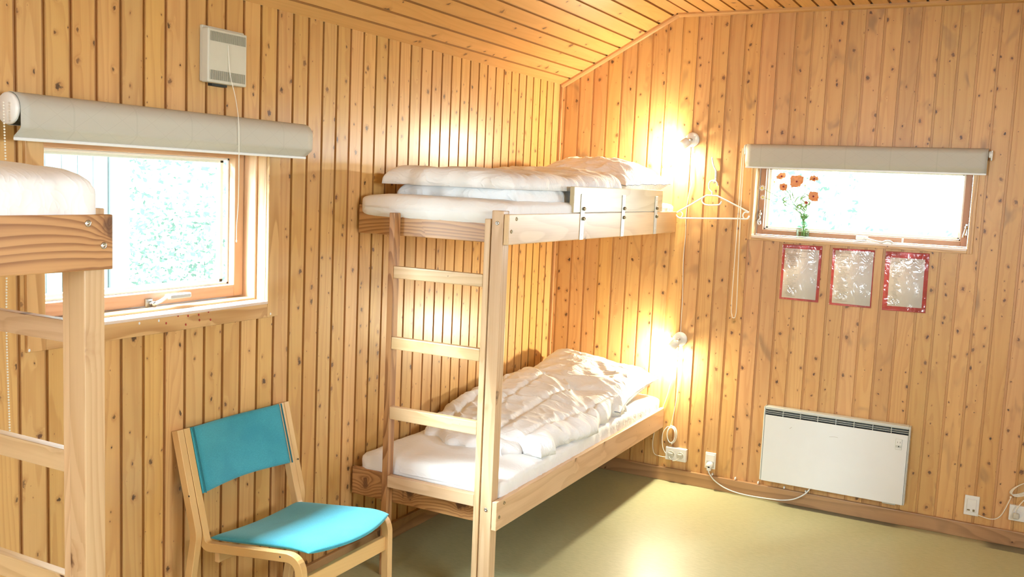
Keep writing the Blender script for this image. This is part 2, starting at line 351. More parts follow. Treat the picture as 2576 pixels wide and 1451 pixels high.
# ------------------------------------------------------------------ the room shell
B = .088
ZC = 2.672; RX = .70; ZE = 2.286; XR = 4.3; YN = -7.2
def panel(name, mat, mp, u0, u1, off, step, zbot, ztop, holes=(), extra=(), gm='groove', Dp=.010):
    """tongue-and-groove boarding: profile across u, extruded along z; mp(u, d, z) -> world; d = depth into the room"""
    prof = []
    k0 = math.floor((u0-off)/step)-1; k1 = math.ceil((u1-off)/step)+1
    R, Ch = .0120, .0016
    for k in range(k0, k1+1):
        g0 = off + k*step
        prof += [(g0, 0.0-Ch*0), (g0+Ch*.6, -Dp), (g0+R, -Dp), (g0+R+Ch*.6, 0.0)]
    cuts = sorted(set([u0, u1] + [h[0] for h in holes] + [h[1] for h in holes] + list(extra)))
    def depth(u):
        for (a, da), (b, db) in zip(prof, prof[1:]):
            if a <= u <= b: return da + (db-da)*(u-a)/max(b-a, 1e-9)
        return 0.0
    pts = [p for p in prof if u0 < p[0] < u1]
    for c in cuts: pts.append((c, depth(c)))
    pts = sorted(set((round(a, 6), round(d, 6)) for a, d in pts))
    mb = MB(); uvl = mb.uv; bm = mb.bm
    base = nid(); _id[0] += k1-k0+3
    for (a, da), (b, db) in zip(pts, pts[1:]):
        if b-a < 1e-6: continue
        mid = (a+b)/2; k = math.floor((mid-off+1e-9)/step)
        segs = []
        hs = [h for h in holes if h[0]-1e-6 <= a and b <= h[1]+1e-6]
        if hs:
            h = hs[0]; segs = [((zbot, zbot), (h[2], h[2])), ((h[3], h[3]), (ztop(a), ztop(b)))]
        else: segs = [((zbot, zbot), (ztop(a), ztop(b)))]
        for (za0, zb0), (za1, zb1) in segs:
            f = mb.poly([mp(a, da, za0), mp(b, db, zb0), mp(b, db, zb1), mp(a, da, za1)])
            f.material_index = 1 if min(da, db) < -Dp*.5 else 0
            for l, (uu, vv) in zip(f.loops, ((a, za0), (b, zb0), (b, zb1), (a, za1))):
                l[uvl].uv = (base + (k-k0) + .05 + (uu-off-k*step), vv)
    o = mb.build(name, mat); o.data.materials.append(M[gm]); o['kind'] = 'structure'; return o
HL = (-3.463, -2.532, 1.205, 1.790)     # opening in the left wall: y0,y1,z0,z1
HF = (1.199, 2.273, 1.459, 1.880)       # opening in the far wall: x0,x1,z0,z1
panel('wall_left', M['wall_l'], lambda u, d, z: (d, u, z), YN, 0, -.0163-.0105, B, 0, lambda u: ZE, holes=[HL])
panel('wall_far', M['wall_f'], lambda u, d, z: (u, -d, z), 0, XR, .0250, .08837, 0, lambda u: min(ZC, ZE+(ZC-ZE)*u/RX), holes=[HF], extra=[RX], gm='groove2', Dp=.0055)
# ceiling boards run along Y; slope from the eave to RX, then flat
sl = math.hypot(RX, ZC-ZE)
def cm(u, d, v):
    if u < 0:
        t = 1+u/sl; n = Vector((ZC-ZE, 0, -RX)).normalized()
        return (RX*t + n.x*d, v, ZE+(ZC-ZE)*t + n.z*d)
    return (RX+u, v, ZC-d)
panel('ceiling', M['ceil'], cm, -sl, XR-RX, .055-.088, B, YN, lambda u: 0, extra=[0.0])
panel('wall_near', M['wall_l'], lambda u, d, z: (u, YN+d, z), 0, XR, 0, B, 0, lambda u: min(ZC, ZE+(ZC-ZE)*u/RX), holes=[(.70, 2.10, 1.35, 2.05)], extra=[RX])  # unseen opening added behind the camera, sized for fill daylight
panel('wall_right', M['wall_l'], lambda u, d, z: (XR-d, u, z), YN, 0, 0, B, 0, lambda u: ZC, holes=[(-4.25, -2.75, 1.55, 2.15)])  # opening out of view, added and sized to fill the room with daylight
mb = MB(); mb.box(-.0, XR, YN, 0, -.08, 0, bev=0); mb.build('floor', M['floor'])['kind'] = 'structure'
# outer skins so that no daylight leaks past the boarding
def slab_with_hole(mk, a0, a1, z0, z1, h):
    mb = MB()
    h = (h[0]-.0125, h[1]+.0125, h[2]-.0125, h[3]+.0125)
    for q in ((a0, h[0], z0, z1), (h[1], a1, z0, z1), (h[0], h[1], z0, h[2]), (h[0], h[1], h[3], z1)): mk(mb, *q)
    return mb
M['outer'] = plain('outer_boarding', (.35, .30, .22), .8)
o = slab_with_hole(lambda m, a, b, c, d: m.box(-.2, -.012, a, b, c, d, bev=0), YN-.2, .2, -.1, ZE+.05, HL).build('wall_outer_left', M['outer']); o['kind'] = 'structure'
o = slab_with_hole(lambda m, a, b, c, d: m.box(a, b, .012, .2, c, d, bev=0), -.2, XR+.2, -.1, ZC+.15, HF).build('wall_outer_far', M['outer']); o['kind'] = 'structure'
mb = MB()
for a, b in ((Vector((-.25, 0, ZE-.02)), Vector((RX, 0, ZC+.06))), (Vector((RX, 0, ZC+.06)), Vector((XR+.3, 0, ZC+.06)))):
    for y0, y1 in ((YN-.3, .3),):
        vs = [mb.bm.verts.new((p.x, y, p.z+dz)) for p in (a, b) for y in (y0, y1) for dz in (0, .15)]
        for f in ((0,1,3,2),(4,6,7,5),(0,4,5,1),(2,3,7,6),(0,2,6,4),(1,5,7,3)): mb.bm.faces.new([vs[i] for i in f])
o = mb.build('ceiling_outer', M['outer']); o['kind'] = 'structure'
# trims
def strip3(name, mat, p, q, nrm, w, t, grainlen=True):
    """batten from p to q on the far wall, hanging w below the line and t proud of the wall"""
    p, q = Vector(p), Vector(q); d = (q-p).normalized(); n = Vector(nrm).normalized(); out = Vector((0, -1, 0)); mb = MB(); k = nid()
    sec = [(0, 0), (0, w), (.25, w*1.0), (.75, w*.8), (1, w*.45), (1, 0)]
    rings = []
    for e in (p, q): rings.append([mb.bm.verts.new(e + out*(a*t) + n*b) for a, b in sec])
    m = len(sec)
    for i in range(m):
        f = mb.bm.faces.new((rings[0][i], rings[0][(i+1)%m], rings[1][(i+1)%m], rings[1][i]))
        for l in f.loops:
            l[mb.uv].uv = (k+.1+i*.01, (l.vert.co-p).dot(d))
    mb.bm.faces.new(rings[0][::-1]); mb.bm.faces.new(rings[1]); bmesh.ops.recalc_face_normals(mb.bm, faces=mb.bm.faces)
    o = mb.build(name, mat); o['kind'] = 'structure'; return o
nn = Vector((ZC-ZE, 0, -RX)).normalized()
strip3('trim_1', M['trim'], (0.0, 0, ZE), (RX, 0, ZC), nn, .024, .020)
strip3('trim_2', M['trim'], (RX-.004, 0, ZC), (XR, 0, ZC), (0, 0, -1), .022, .020)
mb = MB(); mb.box(.0005, .014, -.0135, -.0005, .0, ZE, 'z'); mb.build('trim_3', M['trim'])['kind'] = 'structure'
mb = MB(); mb.box(0, .020, YN, -.02, 0, .078, 'y', .004, 2); mb.build('baseboard_left', M['base'])['kind'] = 'structure'
mb = MB(); mb.box(0, XR, -.020, 0, 0, .078, 'x', .004, 2); mb.build('baseboard_far', M['base'])['kind'] = 'structure'

# ------------------------------------------------------------------ windows
def win(name, mk, h, cw, cb, frame, sash_d, sash_w, sash_b, sash_t, lip, smat='sash'):
    """mk(mb,u0,u1,d0,d1,z0,z1,grain) writes a box; grain 'u' or 'z'"""
    u0, u1, z0, z1 = h; r = sthing(name, (0, 0, 0)); t = .013
    m = MB()
    mk(m, u0-cw, u0, 0, t, z0-cb, z1+cw, 'z'); mk(m, u1, u1+cw, 0, t, z0-cb, z1+cw, 'z')
    mk(m, u0, u1, 0, t-.0005, z0-cb, z0, 'u'); mk(m, u0, u1, 0, t-.0005, z1, z1+cw, 'u')
    cas = m.build('casing', M['casing'], r)
    m = MB(); e = .012                                        # liner boards of the reveal
    mk(m, u0-.012, u0, -.2, -.0005, z0-.012, z1+.012, 'z'); mk(m, u1, u1+.012, -.2, -.0005, z0-.012, z1+.012, 'z')
    mk(m, u0, u1, -.2, -.0005, z1, z1+.012, 'u')
    m.build('reveal', M['casing'], r)
    m = MB(); mk(m, u0+.0005, u1-.0005, -.2, t+.003, z0-.010, z0+.0015, 'u'); m.build('window_sill', M['sill'], r)
    # fixed frame with its lip
    f0 = -frame; a0, a1, b0, b1 = u0+lip, u1-lip, z0+lip, z1-lip
    m = MB(); mk(m, u0, a0, -.19, f0, z0, z1, 'z'); mk(m, a1, u1, -.19, f0, z0, z1, 'z'); mk(m, a0, a1, -.19, f0, z0, b0, 'u'); mk(m, a0, a1, -.19, f0, b1, z1, 'u')
    m.build('window_frame', M['fixed'], r)
    # opening sash
    g = .004; s0, s1, t0, t1 = a0+g, a1-g, b0+g, b1-g; d1 = -sash_d; d0 = d1-.045
    m = MB(); mk(m, s0, s0+sash_w, d0, d1, t0, t1, 'z'); mk(m, s1-sash_w, s1, d0, d1, t0, t1, 'z')
    mk(m, s0+sash_w, s1-sash_w, d0, d1, t0, t0+sash_b, 'u'); mk(m, s0+sash_w, s1-sash_w, d0, d1, t1-sash_t, t1, 'u')
    m.build('sash', M[smat], r)
    p0, p1, q0, q1 = s0+sash_w, s1-sash_w, t0+sash_b, t1-sash_t
    m = MB(); w = .009
    for dd in ((d0+.010, d0+.016), (d0-.03, d0-.012)):
        k = w if dd[0] > d0 else w*2
        mk(m, p0, p0+k, *dd, q0, q1, 'z'); mk(m, p1-k, p1, *dd, q0, q1, 'z'); mk(m, p0, p1, *dd, q0, q0+k, 'u'); mk(m, p0, p1, *dd, q1-k, q1, 'u')
    m.build('glazing_bead', M['white'], r)
    m = MB(); mk(m, p0, p1, d0+.006, d0+.009, q0, q1, 'z'); m.build('glass_pane', M['pane'], r)
    return r, cas
M['sill'] = wood('pale_lacquered_sill', (.80, .66, .52), (.70, .52, .38), tint=.02, knots=.05, ring=.2, rough=.3)
M['fixed'] = wood('pale_frame_wood', (.72, .47, .26), (.58, .33, .16), tint=.04, knots=.15, ring=.35)
def mkL(m, u0, u1, d0, d1, z0, z1, g='z', bev=.0015): m.box(d0, d1, u0, u1, z0, z1, 'y' if g == 'u' else 'z', bev)
def mkF(m, u0, u1, d0, d1, z0, z1, g='z', bev=.0015): m.box(u0, u1, -d1, -d0, z0, z1, 'x' if g == 'u' else 'z', bev)
w1, cas1 = win('window_1', mkL, HL, .058, .062, .045, .100, .046, .044, .044, .010)
w2, cas2 = win('window_2', mkF, HF, .024, .024, .060, .072, .030, .026, .030, .004, 'sash2')
# handle of the left window
X = -.10
m = MB(); m.box(X, X+.006, -3.008, -2.978, 1.214, 1.244, bev=.002)
m.lathe([(.009, 0), (.008, .022)], (X+.004, -2.985, 1.227), (1, 0, 0))
hd = m.build('handle_plate', M['metal'], w1)
m = MB(); m.tube([(X+.022, -2.985, 1.227), (X+.03, -2.965, 1.236), (X+.034, -2.942, 1.249)], .0065)
m.box(X+.022, X+.046, -2.944, -2.842, 1.240, 1.257, bev=.006, seg=3)
m.build('handle', M['stayw'], w1)
m = MB(); m.box(X+.0455, X+.0475, -2.938, -2.848, 1.2425, 1.2545, bev=.0008); m.build('handle_inlay', plain('grey_inlay', (.42, .41, .37), .5), w1)
# little red and white scraps stuck on the casing below the left window
for i, (y, z) in enumerate([(-2.967,1.194),(-2.923,1.189),(-2.875,1.188),(-2.83,1.194),(-3.018,1.174),(-2.933,1.160),(-2.871,1.169),(-2.82,1.165)]):
    m = MB(); m.sphere((.0135, y, z), .0042, (.35, .75, 1.0), 8); m.build('red_scrap', M['mark'], w1)
for y, z in ((-3.128,1.186),(-3.049,1.186),(-2.515,1.155),(-3.517,1.150)):
    m = MB(); m.sphere((.0135, y, z), .0048, (.35, .8, 1), 8); m.build('white_scrap', M['daisy'], w1)
# fittings of the far window
def latch(x, z, mir):
    m = MB(); y = .066
    m.box(x-.006, x+.006, y, y+.006, z-.03, z+.03, bev=.002)
    m.sphere((x, y-.006, z+.012), .009, (1, .8, 1), 12)
    m.tube(crv([(x, y-.010, z+.012), (x-mir*.006, y-.016, z-.012), (x-mir*.012, y-.014, z-.040)], 5), .0045)
    return m.build('latch', M['metal'], w2)
latch(2.258, 1.553, 1)
m = MB(); m.box(1.214, 1.224, .066, .072, 1.53, 1.60, bev=.002); m.sphere((1.222, .058, 1.578), .009, (1, .8, 1), 12)
m.tube(crv([(1.212, .058, 1.575), (1.222, .052, 1.556), (1.213, .05, 1.540), (1.216, .05, 1.521), (1.228, .05, 1.522), (1.226, .05, 1.540)], 5), .0038)
m.build('latch', M['metal'], w2)
m = MB()
m.box(1.737, 1.785, .035, .072, 1.470, 1.492, bev=.003); m.box(1.790, 1.797, .03, .045, 1.464, 1.490, bev=.001)
m.tube(crv([(1.775, .030, 1.487), (1.815, .012, 1.474), (1.870, -.004, 1.466), (1.893, -.010, 1.474), (1.912, -.012, 1.473), (1.926, -.010, 1.464)], 6), [.006]*31)
m.box(1.945, 1.995, -.004, .016, 1.459, 1.464, bev=.001); m.tube([(1.970, .006, 1.462), (1.970, .006, 1.492)], .004)
m.build('stay_arm', M['stayw'], w2)

# ------------------------------------------------------------------ roller blinds
def blind(name, left, u0, u1, zt, r, zb, label, fold):
    t = thing(name, (0.03, (u0+u1)/2, zt) if left else ((u0+u1)/2, -.03, zt), label, 'blind', 'roller blinds')
    cx = r+.018
    def W_(u, d, z): return (d, u, z) if left else (u, -d, z)
    m = MB(); prof = [(cx + r*math.cos(a), zt-r + r*math.sin(a)) for a in [PI*1.5 - i*PI*1.5/26 for i in range(27)]]
    zf = zb+fold
    prof += [(cx+r, zt-r-(zt-r-zf)*k/6) for k in range(1, 7)] + [(cx+r-.004, zf-.006), (cx+r*.3, zb+.006), (cx+r*.3-.002, zb)]
    n = 40; rows = []; L = 0; Ls = [0]
    for a, b in zip(prof, prof[1:]): L += math.hypot(b[0]-a[0], b[1]-a[1]); Ls.append(L)
    for i in range(n+1):
        u = u0+.012+(u1-u0-.024)*i/n; rows.append([m.bm.verts.new(W_(u, d, z)) for d, z in prof])
    for i in range(n):
        for j in range(len(prof)-1):
            f = m.bm.faces.new((rows[i][j], rows[i+1][j], rows[i+1][j+1], rows[i][j+1])); f.smooth = True
            for l, (ii, jj) in zip(f.loops, ((i,j),(i+1,j),(i+1,j+1),(i,j+1))): l[m.uv].uv = (u0+(u1-u0)*ii/n, Ls[jj])
    fab = m.build('blind_fabric', M['blind'], t)
    md = fab.modifiers.new('thick', 'SOLIDIFY'); md.thickness = .0012
    m = MB(); d = cx+r*.3
    a, b = W_(u0+.012, d-.003, zb-.005), W_(u1-.012, d+.003, zb+.004); m.box(a[0], b[0], a[1], b[1], a[2], b[2], bev=.002); m.build('bottom_bar', M['stayw'], t)
    m = MB(); ax = (0, 1, 0) if left else (1, 0, 0); c0 = W_(u0, cx, zt-r)
    m.lathe([(r*.9, 0), (r*.98, .004), (r*.98, .012)], c0, ax); m.build('end_cap', M['white'], t)
    m = MB(); m.lathe([(r*.5, 0), (r*.62, .003), (r*.62, .018)], W_(u1-.010, cx, zt-r), ax); m.build('end_cap', M['white'], t)
    for uu in ((u0+.0085 if left else u0+.002), u1+.004):
        m = MB(); a, b = W_(uu-.003, 0, zt-r-.03), W_(uu+.003, cx+.012, zt-r+.02); m.box(a[0], b[0], a[1], b[1], a[2], b[2], bev=.002)
        m.build('bracket', M['black'] if left else M['white'], t)
    return t
b1 = blind('roller_blind', True, -3.612, -2.392, 1.872, .044, 1.748, 'wide grey roller blind rolled up above the large left window', .032)
b2 = blind('roller_blind', False, 1.138, 2.340, 1.953, .027, 1.830, 'grey roller blind with faint line pattern above the low window over the notices', .028)
m = MB(); z = 1.84
while z > .945:
    m.sphere((.085, -3.632+.003*math.sin(z*9), z), .0029, (1, 1, 1), 6); z -= .0078
ch = m.build('bead_chain', M['cord'], b1)
m = MB(); m.tube(crv([(1.128, -.052, 1.93), (1.128, -.052, 1.58), (1.124, -.045, 1.10), (1.131, -.045, 1.012), (1.140, -.045, 1.000), (1.150, -.045, 1.012), (1.152, -.045, 1.10), (1.140, -.052, 1.58), (1.137, -.052, 1.93)], 10), .0022, 6)
m.build('bead_chain', M['cord'], b2)
m = MB(); m.box(1.132, 1.148, -.050, -.036, .968, .998, bev=.003, seg=2); m.box(1.137, 1.143, -.036, -.001, .972, .980, bev=0); m.build('chain_holder', glass('clear_plastic', (.9, .9, .88)), b2)

# ------------------------------------------------------------------ bunk beds
def bolt(name, p, axis, r, par, h=.003, mat='bolt'):
    m = MB(); m.lathe([(r, 0), (r, h*.6), (r*.85, h), (r*.45, h), (r*.4, h*.3)], p, axis, 16); return m.build(name, M[mat], par)
def bunk(name, Y, dz, mir, label, guard):
    """Y(y): maps the y of the corner bunk to world; dz lifts the timber a little"""
    t = thing(name, (.37, Y(-1.0), 0), label, 'bunk bed', 'bunk beds')
    wd, dk = M['bunk'], M['bunk_dark']
    def bx(m, x0, x1, y0, y1, z0, z1, g, bev=.003, seg=2): m.box(x0, x1, Y(y0), Y(y1), z0, z1, g, bev, seg)
    def part(nm, mat, *a, **k): m = MB(); bx(m, *a, **k); return m.build(nm, mat, t)
    part('corner_post', wd, .686, .737, -2.030, -1.978, 0, 1.579+dz, 'z')
    for z0, z1, n in ((.310, .427, 0), (1.449, 1.567, 1)):
        rail = part('side_rail', (dk if (mir and n) else wd), .740, .762, -2.031, -.002, z0+dz, z1+dz, 'y')
        for (yy, zz) in (((-1.968, z0+.100), (-2.007, z0+.052))): bolt('bolt', (.7615, Y(yy), zz+dz), (1, 0, 0), .0075, rail, mat='metal' if mir else 'bolt')
        part('end_board', dk if not mir else wd, .016, .686, -1.984, -1.960, z0+.001+dz, z1+.003+dz, 'x')
        part('wall_rail', wd, .016, .038, -1.958, -.002, z0+dz, z1-.01+dz, 'y')
        m = MB()
        for k in range(13): yy = -1.90+k*.15; bx(m, .040, .738, yy, yy+.07, z0+.045+dz, z0+.063+dz, 'x', .002, 1)
        m.build('bed_slats', wd, t)
    for x0, x1 in ((.205, .232), (.655, .6795)): part('ladder_stile', wd if x0 > .5 else dk, x0, x1, -2.030, -1.986, 0, 1.545+dz, 'z')
    for z0, z1 in ((1.277, 1.327), (.981, 1.032), (.684, .738)): part('rung', wd, .2325, .6545, -2.0295, -2.001, z0+dz, z1+dz, 'x', bev=.004)
    part('cross_rail', wd, .2325, .6545, -2.0295, -2.001, .390+dz, .440+dz, 'x')
    bolt('bolt', (.711, Y(-2.030), 1.531+dz), (0, -1 if not mir else 1, 0), .008, t, mat='metal')
    bolt('bolt', (.713, Y(-2.030), .389+dz), (0, -1 if not mir else 1, 0), .008, t, mat='metal')
    if guard:
        gb = part('guard_board', M['guard'], .7405, .762, -1.434, -.256, 1.569, 1.684, 'y')
        for yc, z0, z1 in ((-1.340, 1.449, 1.653), (-.842, 1.449, 1.652), (-.362, 1.449, 1.651)):
            m = MB(); m.box(.762, .7655, yc-.020, yc+.020, z0, z1, bev=.0012, rot=Matrix.Rotation(.0, 3, 'X')); st = m.build('metal_strap', M['strap'], gb)
            for zz in (1.587, 1.543): bolt('bolt', (.7655, yc+.006, zz), (1, 0, 0), .0085, st, h=.010)
            for zz in (z0+.022, z1-.022): m = MB(); m.lathe([(.002, 0), (.002, .0006)], (.7655, yc, zz), (1, 0, 0), 8); m.build('screw', M['bolt'], st)
    return t
M['guard'] = wood('pale_guard_pine', (.58, .475, .29), (.46, .335, .17), tint=.04, knots=.1, ring=.55, ringf=15)
bunk('bunk_bed', lambda y: y, 0.0, False, 'pine bunk bed with ladder and guard board in the corner', True)
bunk('bunk_bed', lambda y: -5.878-y, .015, True, 'pine bunk bed cut off at the left edge before the large window', False)

# ------------------------------------------------------------------ bedding
def nz(x, y, z, s): return noise.noise(Vector((x*s, y*s, z*s)))
def slab(m, cor, z0, h, nx=70, ny=110, edge=.10, pw=2.6, wr=.0, seed=0, top=None, under=.25, wob=.0, dirn=(1, 0)):
    """soft closed body over the quadrilateral cor [(x,y)*4: foot-left, foot-right, head-right, head-left]"""
    bm = bmesh.new(); bm.loops.layers.uv.new('UVMap')
    C = [Vector((*c, 0)) for c in cor]
    def par(k, n): a = k/n; return .5-.5*math.cos(PI*a) if True else a
    T = []; Bt = []
    for i in range(nx+1):
        s = par(i, nx)*.6 + (i/nx)*.4; rt = []; rb = []
        for j in range(ny+1):
            q = par(j, ny)*.5 + (j/ny)*.5
            p = (C[0]*(1-s)+C[1]*s)*(1-q) + (C[3]*(1-s)+C[2]*s)*q
            ex = min(1, min(s, 1-s)*(C[1]-C[0]).length/edge); ey = min(1, min(q, 1-q)*(C[3]-C[0]).length/edge)
            fx = (1-(1-ex)**pw)**(1/pw); fy = (1-(1-ey)**pw)**(1/pw); f = min(fx, fy)*.5 + fx*fy*.5
            w = wob*(nz(p.x, p.y, seed, 5.0)*.6 + nz(p.x, p.y, seed+9, 13)*.4)
            px, py = p.x + w*(1-min(ex, 1))*2, p.y + w*(1-min(ey, 1))*2
            H = h if top is None else top(px, py)
            a = px*dirn[0]+py*dirn[1]; b = -px*dirn[1]+py*dirn[0]
            rdg = 1-abs(noise.noise(Vector((a*9+nz(px, py, seed, 3)*1.6, b*3.0, seed*3.1))))*2.2
            r2 = 1-abs(noise.noise(Vector((a*22, b*9, seed*1.7+5))))*2.2
            zz = z0*(1-under*0) + H*f + wr*f*(max(0, rdg)**2*.8 + max(0, r2)**2*.28 + nz(px, py, seed+3, 4)*.9 - .4)
            rt.append(bm.verts.new((px, py, max(zz, z0 + H*under*f))))
            rb.append(bm.verts.new((px, py, z0 - H*0)) if 0 < i < nx and 0 < j < ny else rt[-1])
        T.append(rt); Bt.append(rb)
    for i in range(nx):
        for j in range(ny):
            bm.faces.new((T[i][j], T[i+1][j], T[i+1][j+1], T[i][j+1]))
            vs = [Bt[i][j], Bt[i][j+1], Bt[i+1][j+1], Bt[i+1][j]]
            if len(set(vs)) == 4:
                try: bm.faces.new(vs)
                except ValueError: pass
    for f in bm.faces: f.smooth = True
    m.merge(bm); return m
def mattress(name, x0, x1, y0, y1, z0, z1, label, seed, dome=0.0):
    """rounded foam mattress under a fitted sheet with gathered edges"""
    bm = bmesh.new(); bm.loops.layers.uv.new('UVMap'); nx, ny, nk = 44, 110, 9
    r = min(.05, (z1-z0)*.6); cols = []
    # cross-section ring in x swept along y, ends closed by shrinking
    def ringpts(y, sc, zc):
        pts = []
        for k in range(64):
            a = 2*PI*k/64; ca, sa = math.cos(a), math.sin(a); n = 7.0
            ex = (abs(ca)**n+abs(sa)**n)**(-1/n)
            pts.append((ca*ex, sa*ex))
        return pts
    ys = []; N = 120
    for j in range(N+1):
        ys.append(j/N)
    rings = []
    hx, hz = (x1-x0)/2, (z1-z0)/2; cx, cz = (x0+x1)/2, (z0+z1)/2
    for q in ys:
        q2 = q*.7+.3*(.5-.5*math.cos(PI*q)); y = y0+(y1-y0)*q2
        dE = min(y-y0, y1-y); e = min(1, dE/r); sc = (1-(1-e)**2.4)**(1/2.4)
        ring = []
        for a, b in ringpts(y, 1, 0):
            X = cx + a*(hx - r*(1-sc)*.8); Z = cz + b*(hz*(.12+.88*sc))
            top = max(0, b); side = max(0, abs(a)-.93)/.07
            if dome: Z += dome*(1-(a*a))*top*sc
            edge = max(side, 1-e)
            u = y if side > .4 else X
            pl = (1-abs(noise.noise(Vector((u*26, (Z+a)*4, seed))))*2)**2
            Z += top*(.010*nz(X, y, seed, 4)+.004*nz(X, y, seed+4, 11))*(.3+.7*sc)
            X += (a/abs(a) if a else 0)*side*(.005*pl-.002)
            ring.append(bm.verts.new((X, y + (1-e)*(.006*pl)*(1 if y > (y0+y1)/2 else -1), Z)))
        rings.append(ring)
    for a, b in zip(rings, rings[1:]):
        for k in range(64): bm.faces.new((a[k], b[k], b[(k+1)%64], a[(k+1)%64]))
    bm.faces.new(rings[0]); bm.faces.new(rings[-1][::-1]); bmesh.ops.recalc_face_normals(bm, faces=bm.faces)
    for f in bm.faces: f.smooth = True
    m = MB(); m.merge(bm); o = m.build(name, M['sheet'])
    return tag(o, label, 'mattress', 'white sheeted mattresses')
mattress('mattress', .042, .742, -1.972, -.012, .374, .502, 'white sheeted mattress on the lower bunk bed', 1)
mattress('mattress', .020, .752, -1.995, -.012, 1.5135, 1.618, 'white sheeted mattress on the upper bunk bed in the corner', 2).location.z = 0
mattress('mattress', .042, .752, -5.6, -3.866, 1.529, 1.672, 'thick white sheeted mattress end on the bunk at the left edge', 3, .018)

def pillow(name, c, rx, ry, h, rot, label, seed):
    """case with four pinched corners, puffed in the middle, dark piping along the seam"""
    c = Vector(c); R = Euler(rot).to_matrix(); bm = bmesh.new(); bm.loops.layers.uv.new('UVMap'); n = 64; T = []; Bq = []; seam = []
    for i in range(n+1):
        rt, rb = [], []
        for j in range(n+1):
            a = math.sin(PI*(i/n-.5)); b = math.sin(PI*(j/n-.5))
            pin = 1-.10*(1-abs(b)**2)*abs(a)**6 ; pin2 = 1-.10*(1-abs(a)**2)*abs(b)**6
            x, y = a*rx*pin, b*ry*pin2
            e = (max(0, 1-a**4)**.62)*(max(0, 1-b**4)**.62)
            rr = 1-abs(noise.noise(Vector((x*7+seed, y*16, seed))))*2.3
            r2 = 1-abs(noise.noise(Vector((x*20+seed, y*24, seed+3))))*2.3
            w = (max(0, rr)**2*.014 + max(0, r2)**2*.005)*e + .02*nz(x, y, seed, 5)*e
            ht = h*e*(1+.25*nz(x, y, seed, 3)); wig = .006*nz(x, y, seed+7, 18)*(1-e)
            p = Vector((x, y, ht*.55+w+wig)); q = Vector((x, y, -ht*.45+wig))
            vt = bm.verts.new(R @ p + c)
            edge = i in (0, n) or j in (0, n)
            rt.append(vt); rb.append(vt if edge else bm.verts.new(R @ q + c))
        T.append(rt); Bq.append(rb)
    for i in range(n):
        for j in range(n):
            bm.faces.new((T[i][j], T[i+1][j], T[i+1][j+1], T[i][j+1])); vs = (Bq[i][j], Bq[i][j+1], Bq[i+1][j+1], Bq[i+1][j])
            try: bm.faces.new(vs)
            except ValueError: pass
    loop = [T[i][0].co.copy() for i in range(n)] + [T[n][j].co.copy() for j in range(n)] + [T[n-i][n].co.copy() for i in range(n)] + [T[0][n-j].co.copy() for j in range(n)]
    for f in bm.faces: f.smooth = True
    m = MB(); m.merge(bm); t = thing(name, (c.x, c.y, c.z-h*.45), label, 'pillow', 'white pillows'); m.build('pillow_case', M['linen'], t)
    m = MB(); m.tube(loop, .0022, 6, closed=True); m.build('piping', M['piping'], t); return t
pillow('pillow', (.405, -.375, .588), .335, .315, .192, (.13, .07, .03), 'white pillow with dark piping on the lower bunk', 2.3)
pillow('pillow', (.43, -.37, 1.716), .30, .30, .200, (.03, .02, -.06), 'white pillow with dark piping on the upper bunk', 5.1)

# folded duvet on the upper bunk: two thick layers
m = MB()
slab(m, [(.10, -1.84), (.685, -1.845), (.730, -.86), (.09, -.72)], 1.604, .066, edge=.05, wr=.006, seed=4, wob=.02, top=lambda x, y: .066+.022*sm((y+1.25)/.25))
slab(m, [(.065, -1.885), (.705, -1.89), (.735, -.80), (.06, -.66)], 1.662, .080, nx=90, ny=150, edge=.075, wr=.009, seed=11, wob=.02, dirn=(.25, .97),
     top=lambda x, y: .080 + .030*sm((y+1.25)/.45) - .016*sm((x-.45)/.25) + .008*nz(x, y, 3, 3))
tag(m.build('folded_duvet', M['linen'], smooth=True), 'white duvet folded in two layers lying along the upper bunk', 'duvet', 'white duvets')
# rumpled duvet on the lower bunk
m = MB()
slab(m, [(.09, -1.56), (.60, -1.68), (.70, -1.20), (.06, -1.12)], .492, .050, edge=.06, wr=.010, seed=21, wob=.06, dirn=(.6, .8))
def quilt(x, y):
    q = 0
    for k in range(4):
        c = .14+.17*k+.035*math.sin(y*3.1+k); q += math.exp(-((x-c)/.016)**2)
    q += math.exp(-((y+.98+.03*math.sin(x*8))/.016)**2) + math.exp(-((y+1.33+.03*math.sin(x*8))/.016)**2)*.7
    return .078 + .050*sm((.60-x)/.5)*sm((y+1.5)/.5) + .045*sm((y+1.45)/.9)*(1-sm((x-.58)/.16)*.5) + .014*math.sin(x*13+y*4)*sm((y+1.4)/.3) - .016*min(1, q)
slab(m, [(.055, -1.44), (.740, -1.60), (.738, -.52), (.06, -.50)], .500, .10, nx=170, ny=240, edge=.085, wr=.019, seed=31, wob=.035, dirn=(.35, .94), top=quilt)
tag(m.build('rumpled_duvet', M['linen'], smooth=True), 'rumpled white duvet thrown over the lower bunk', 'duvet', 'white duvets')

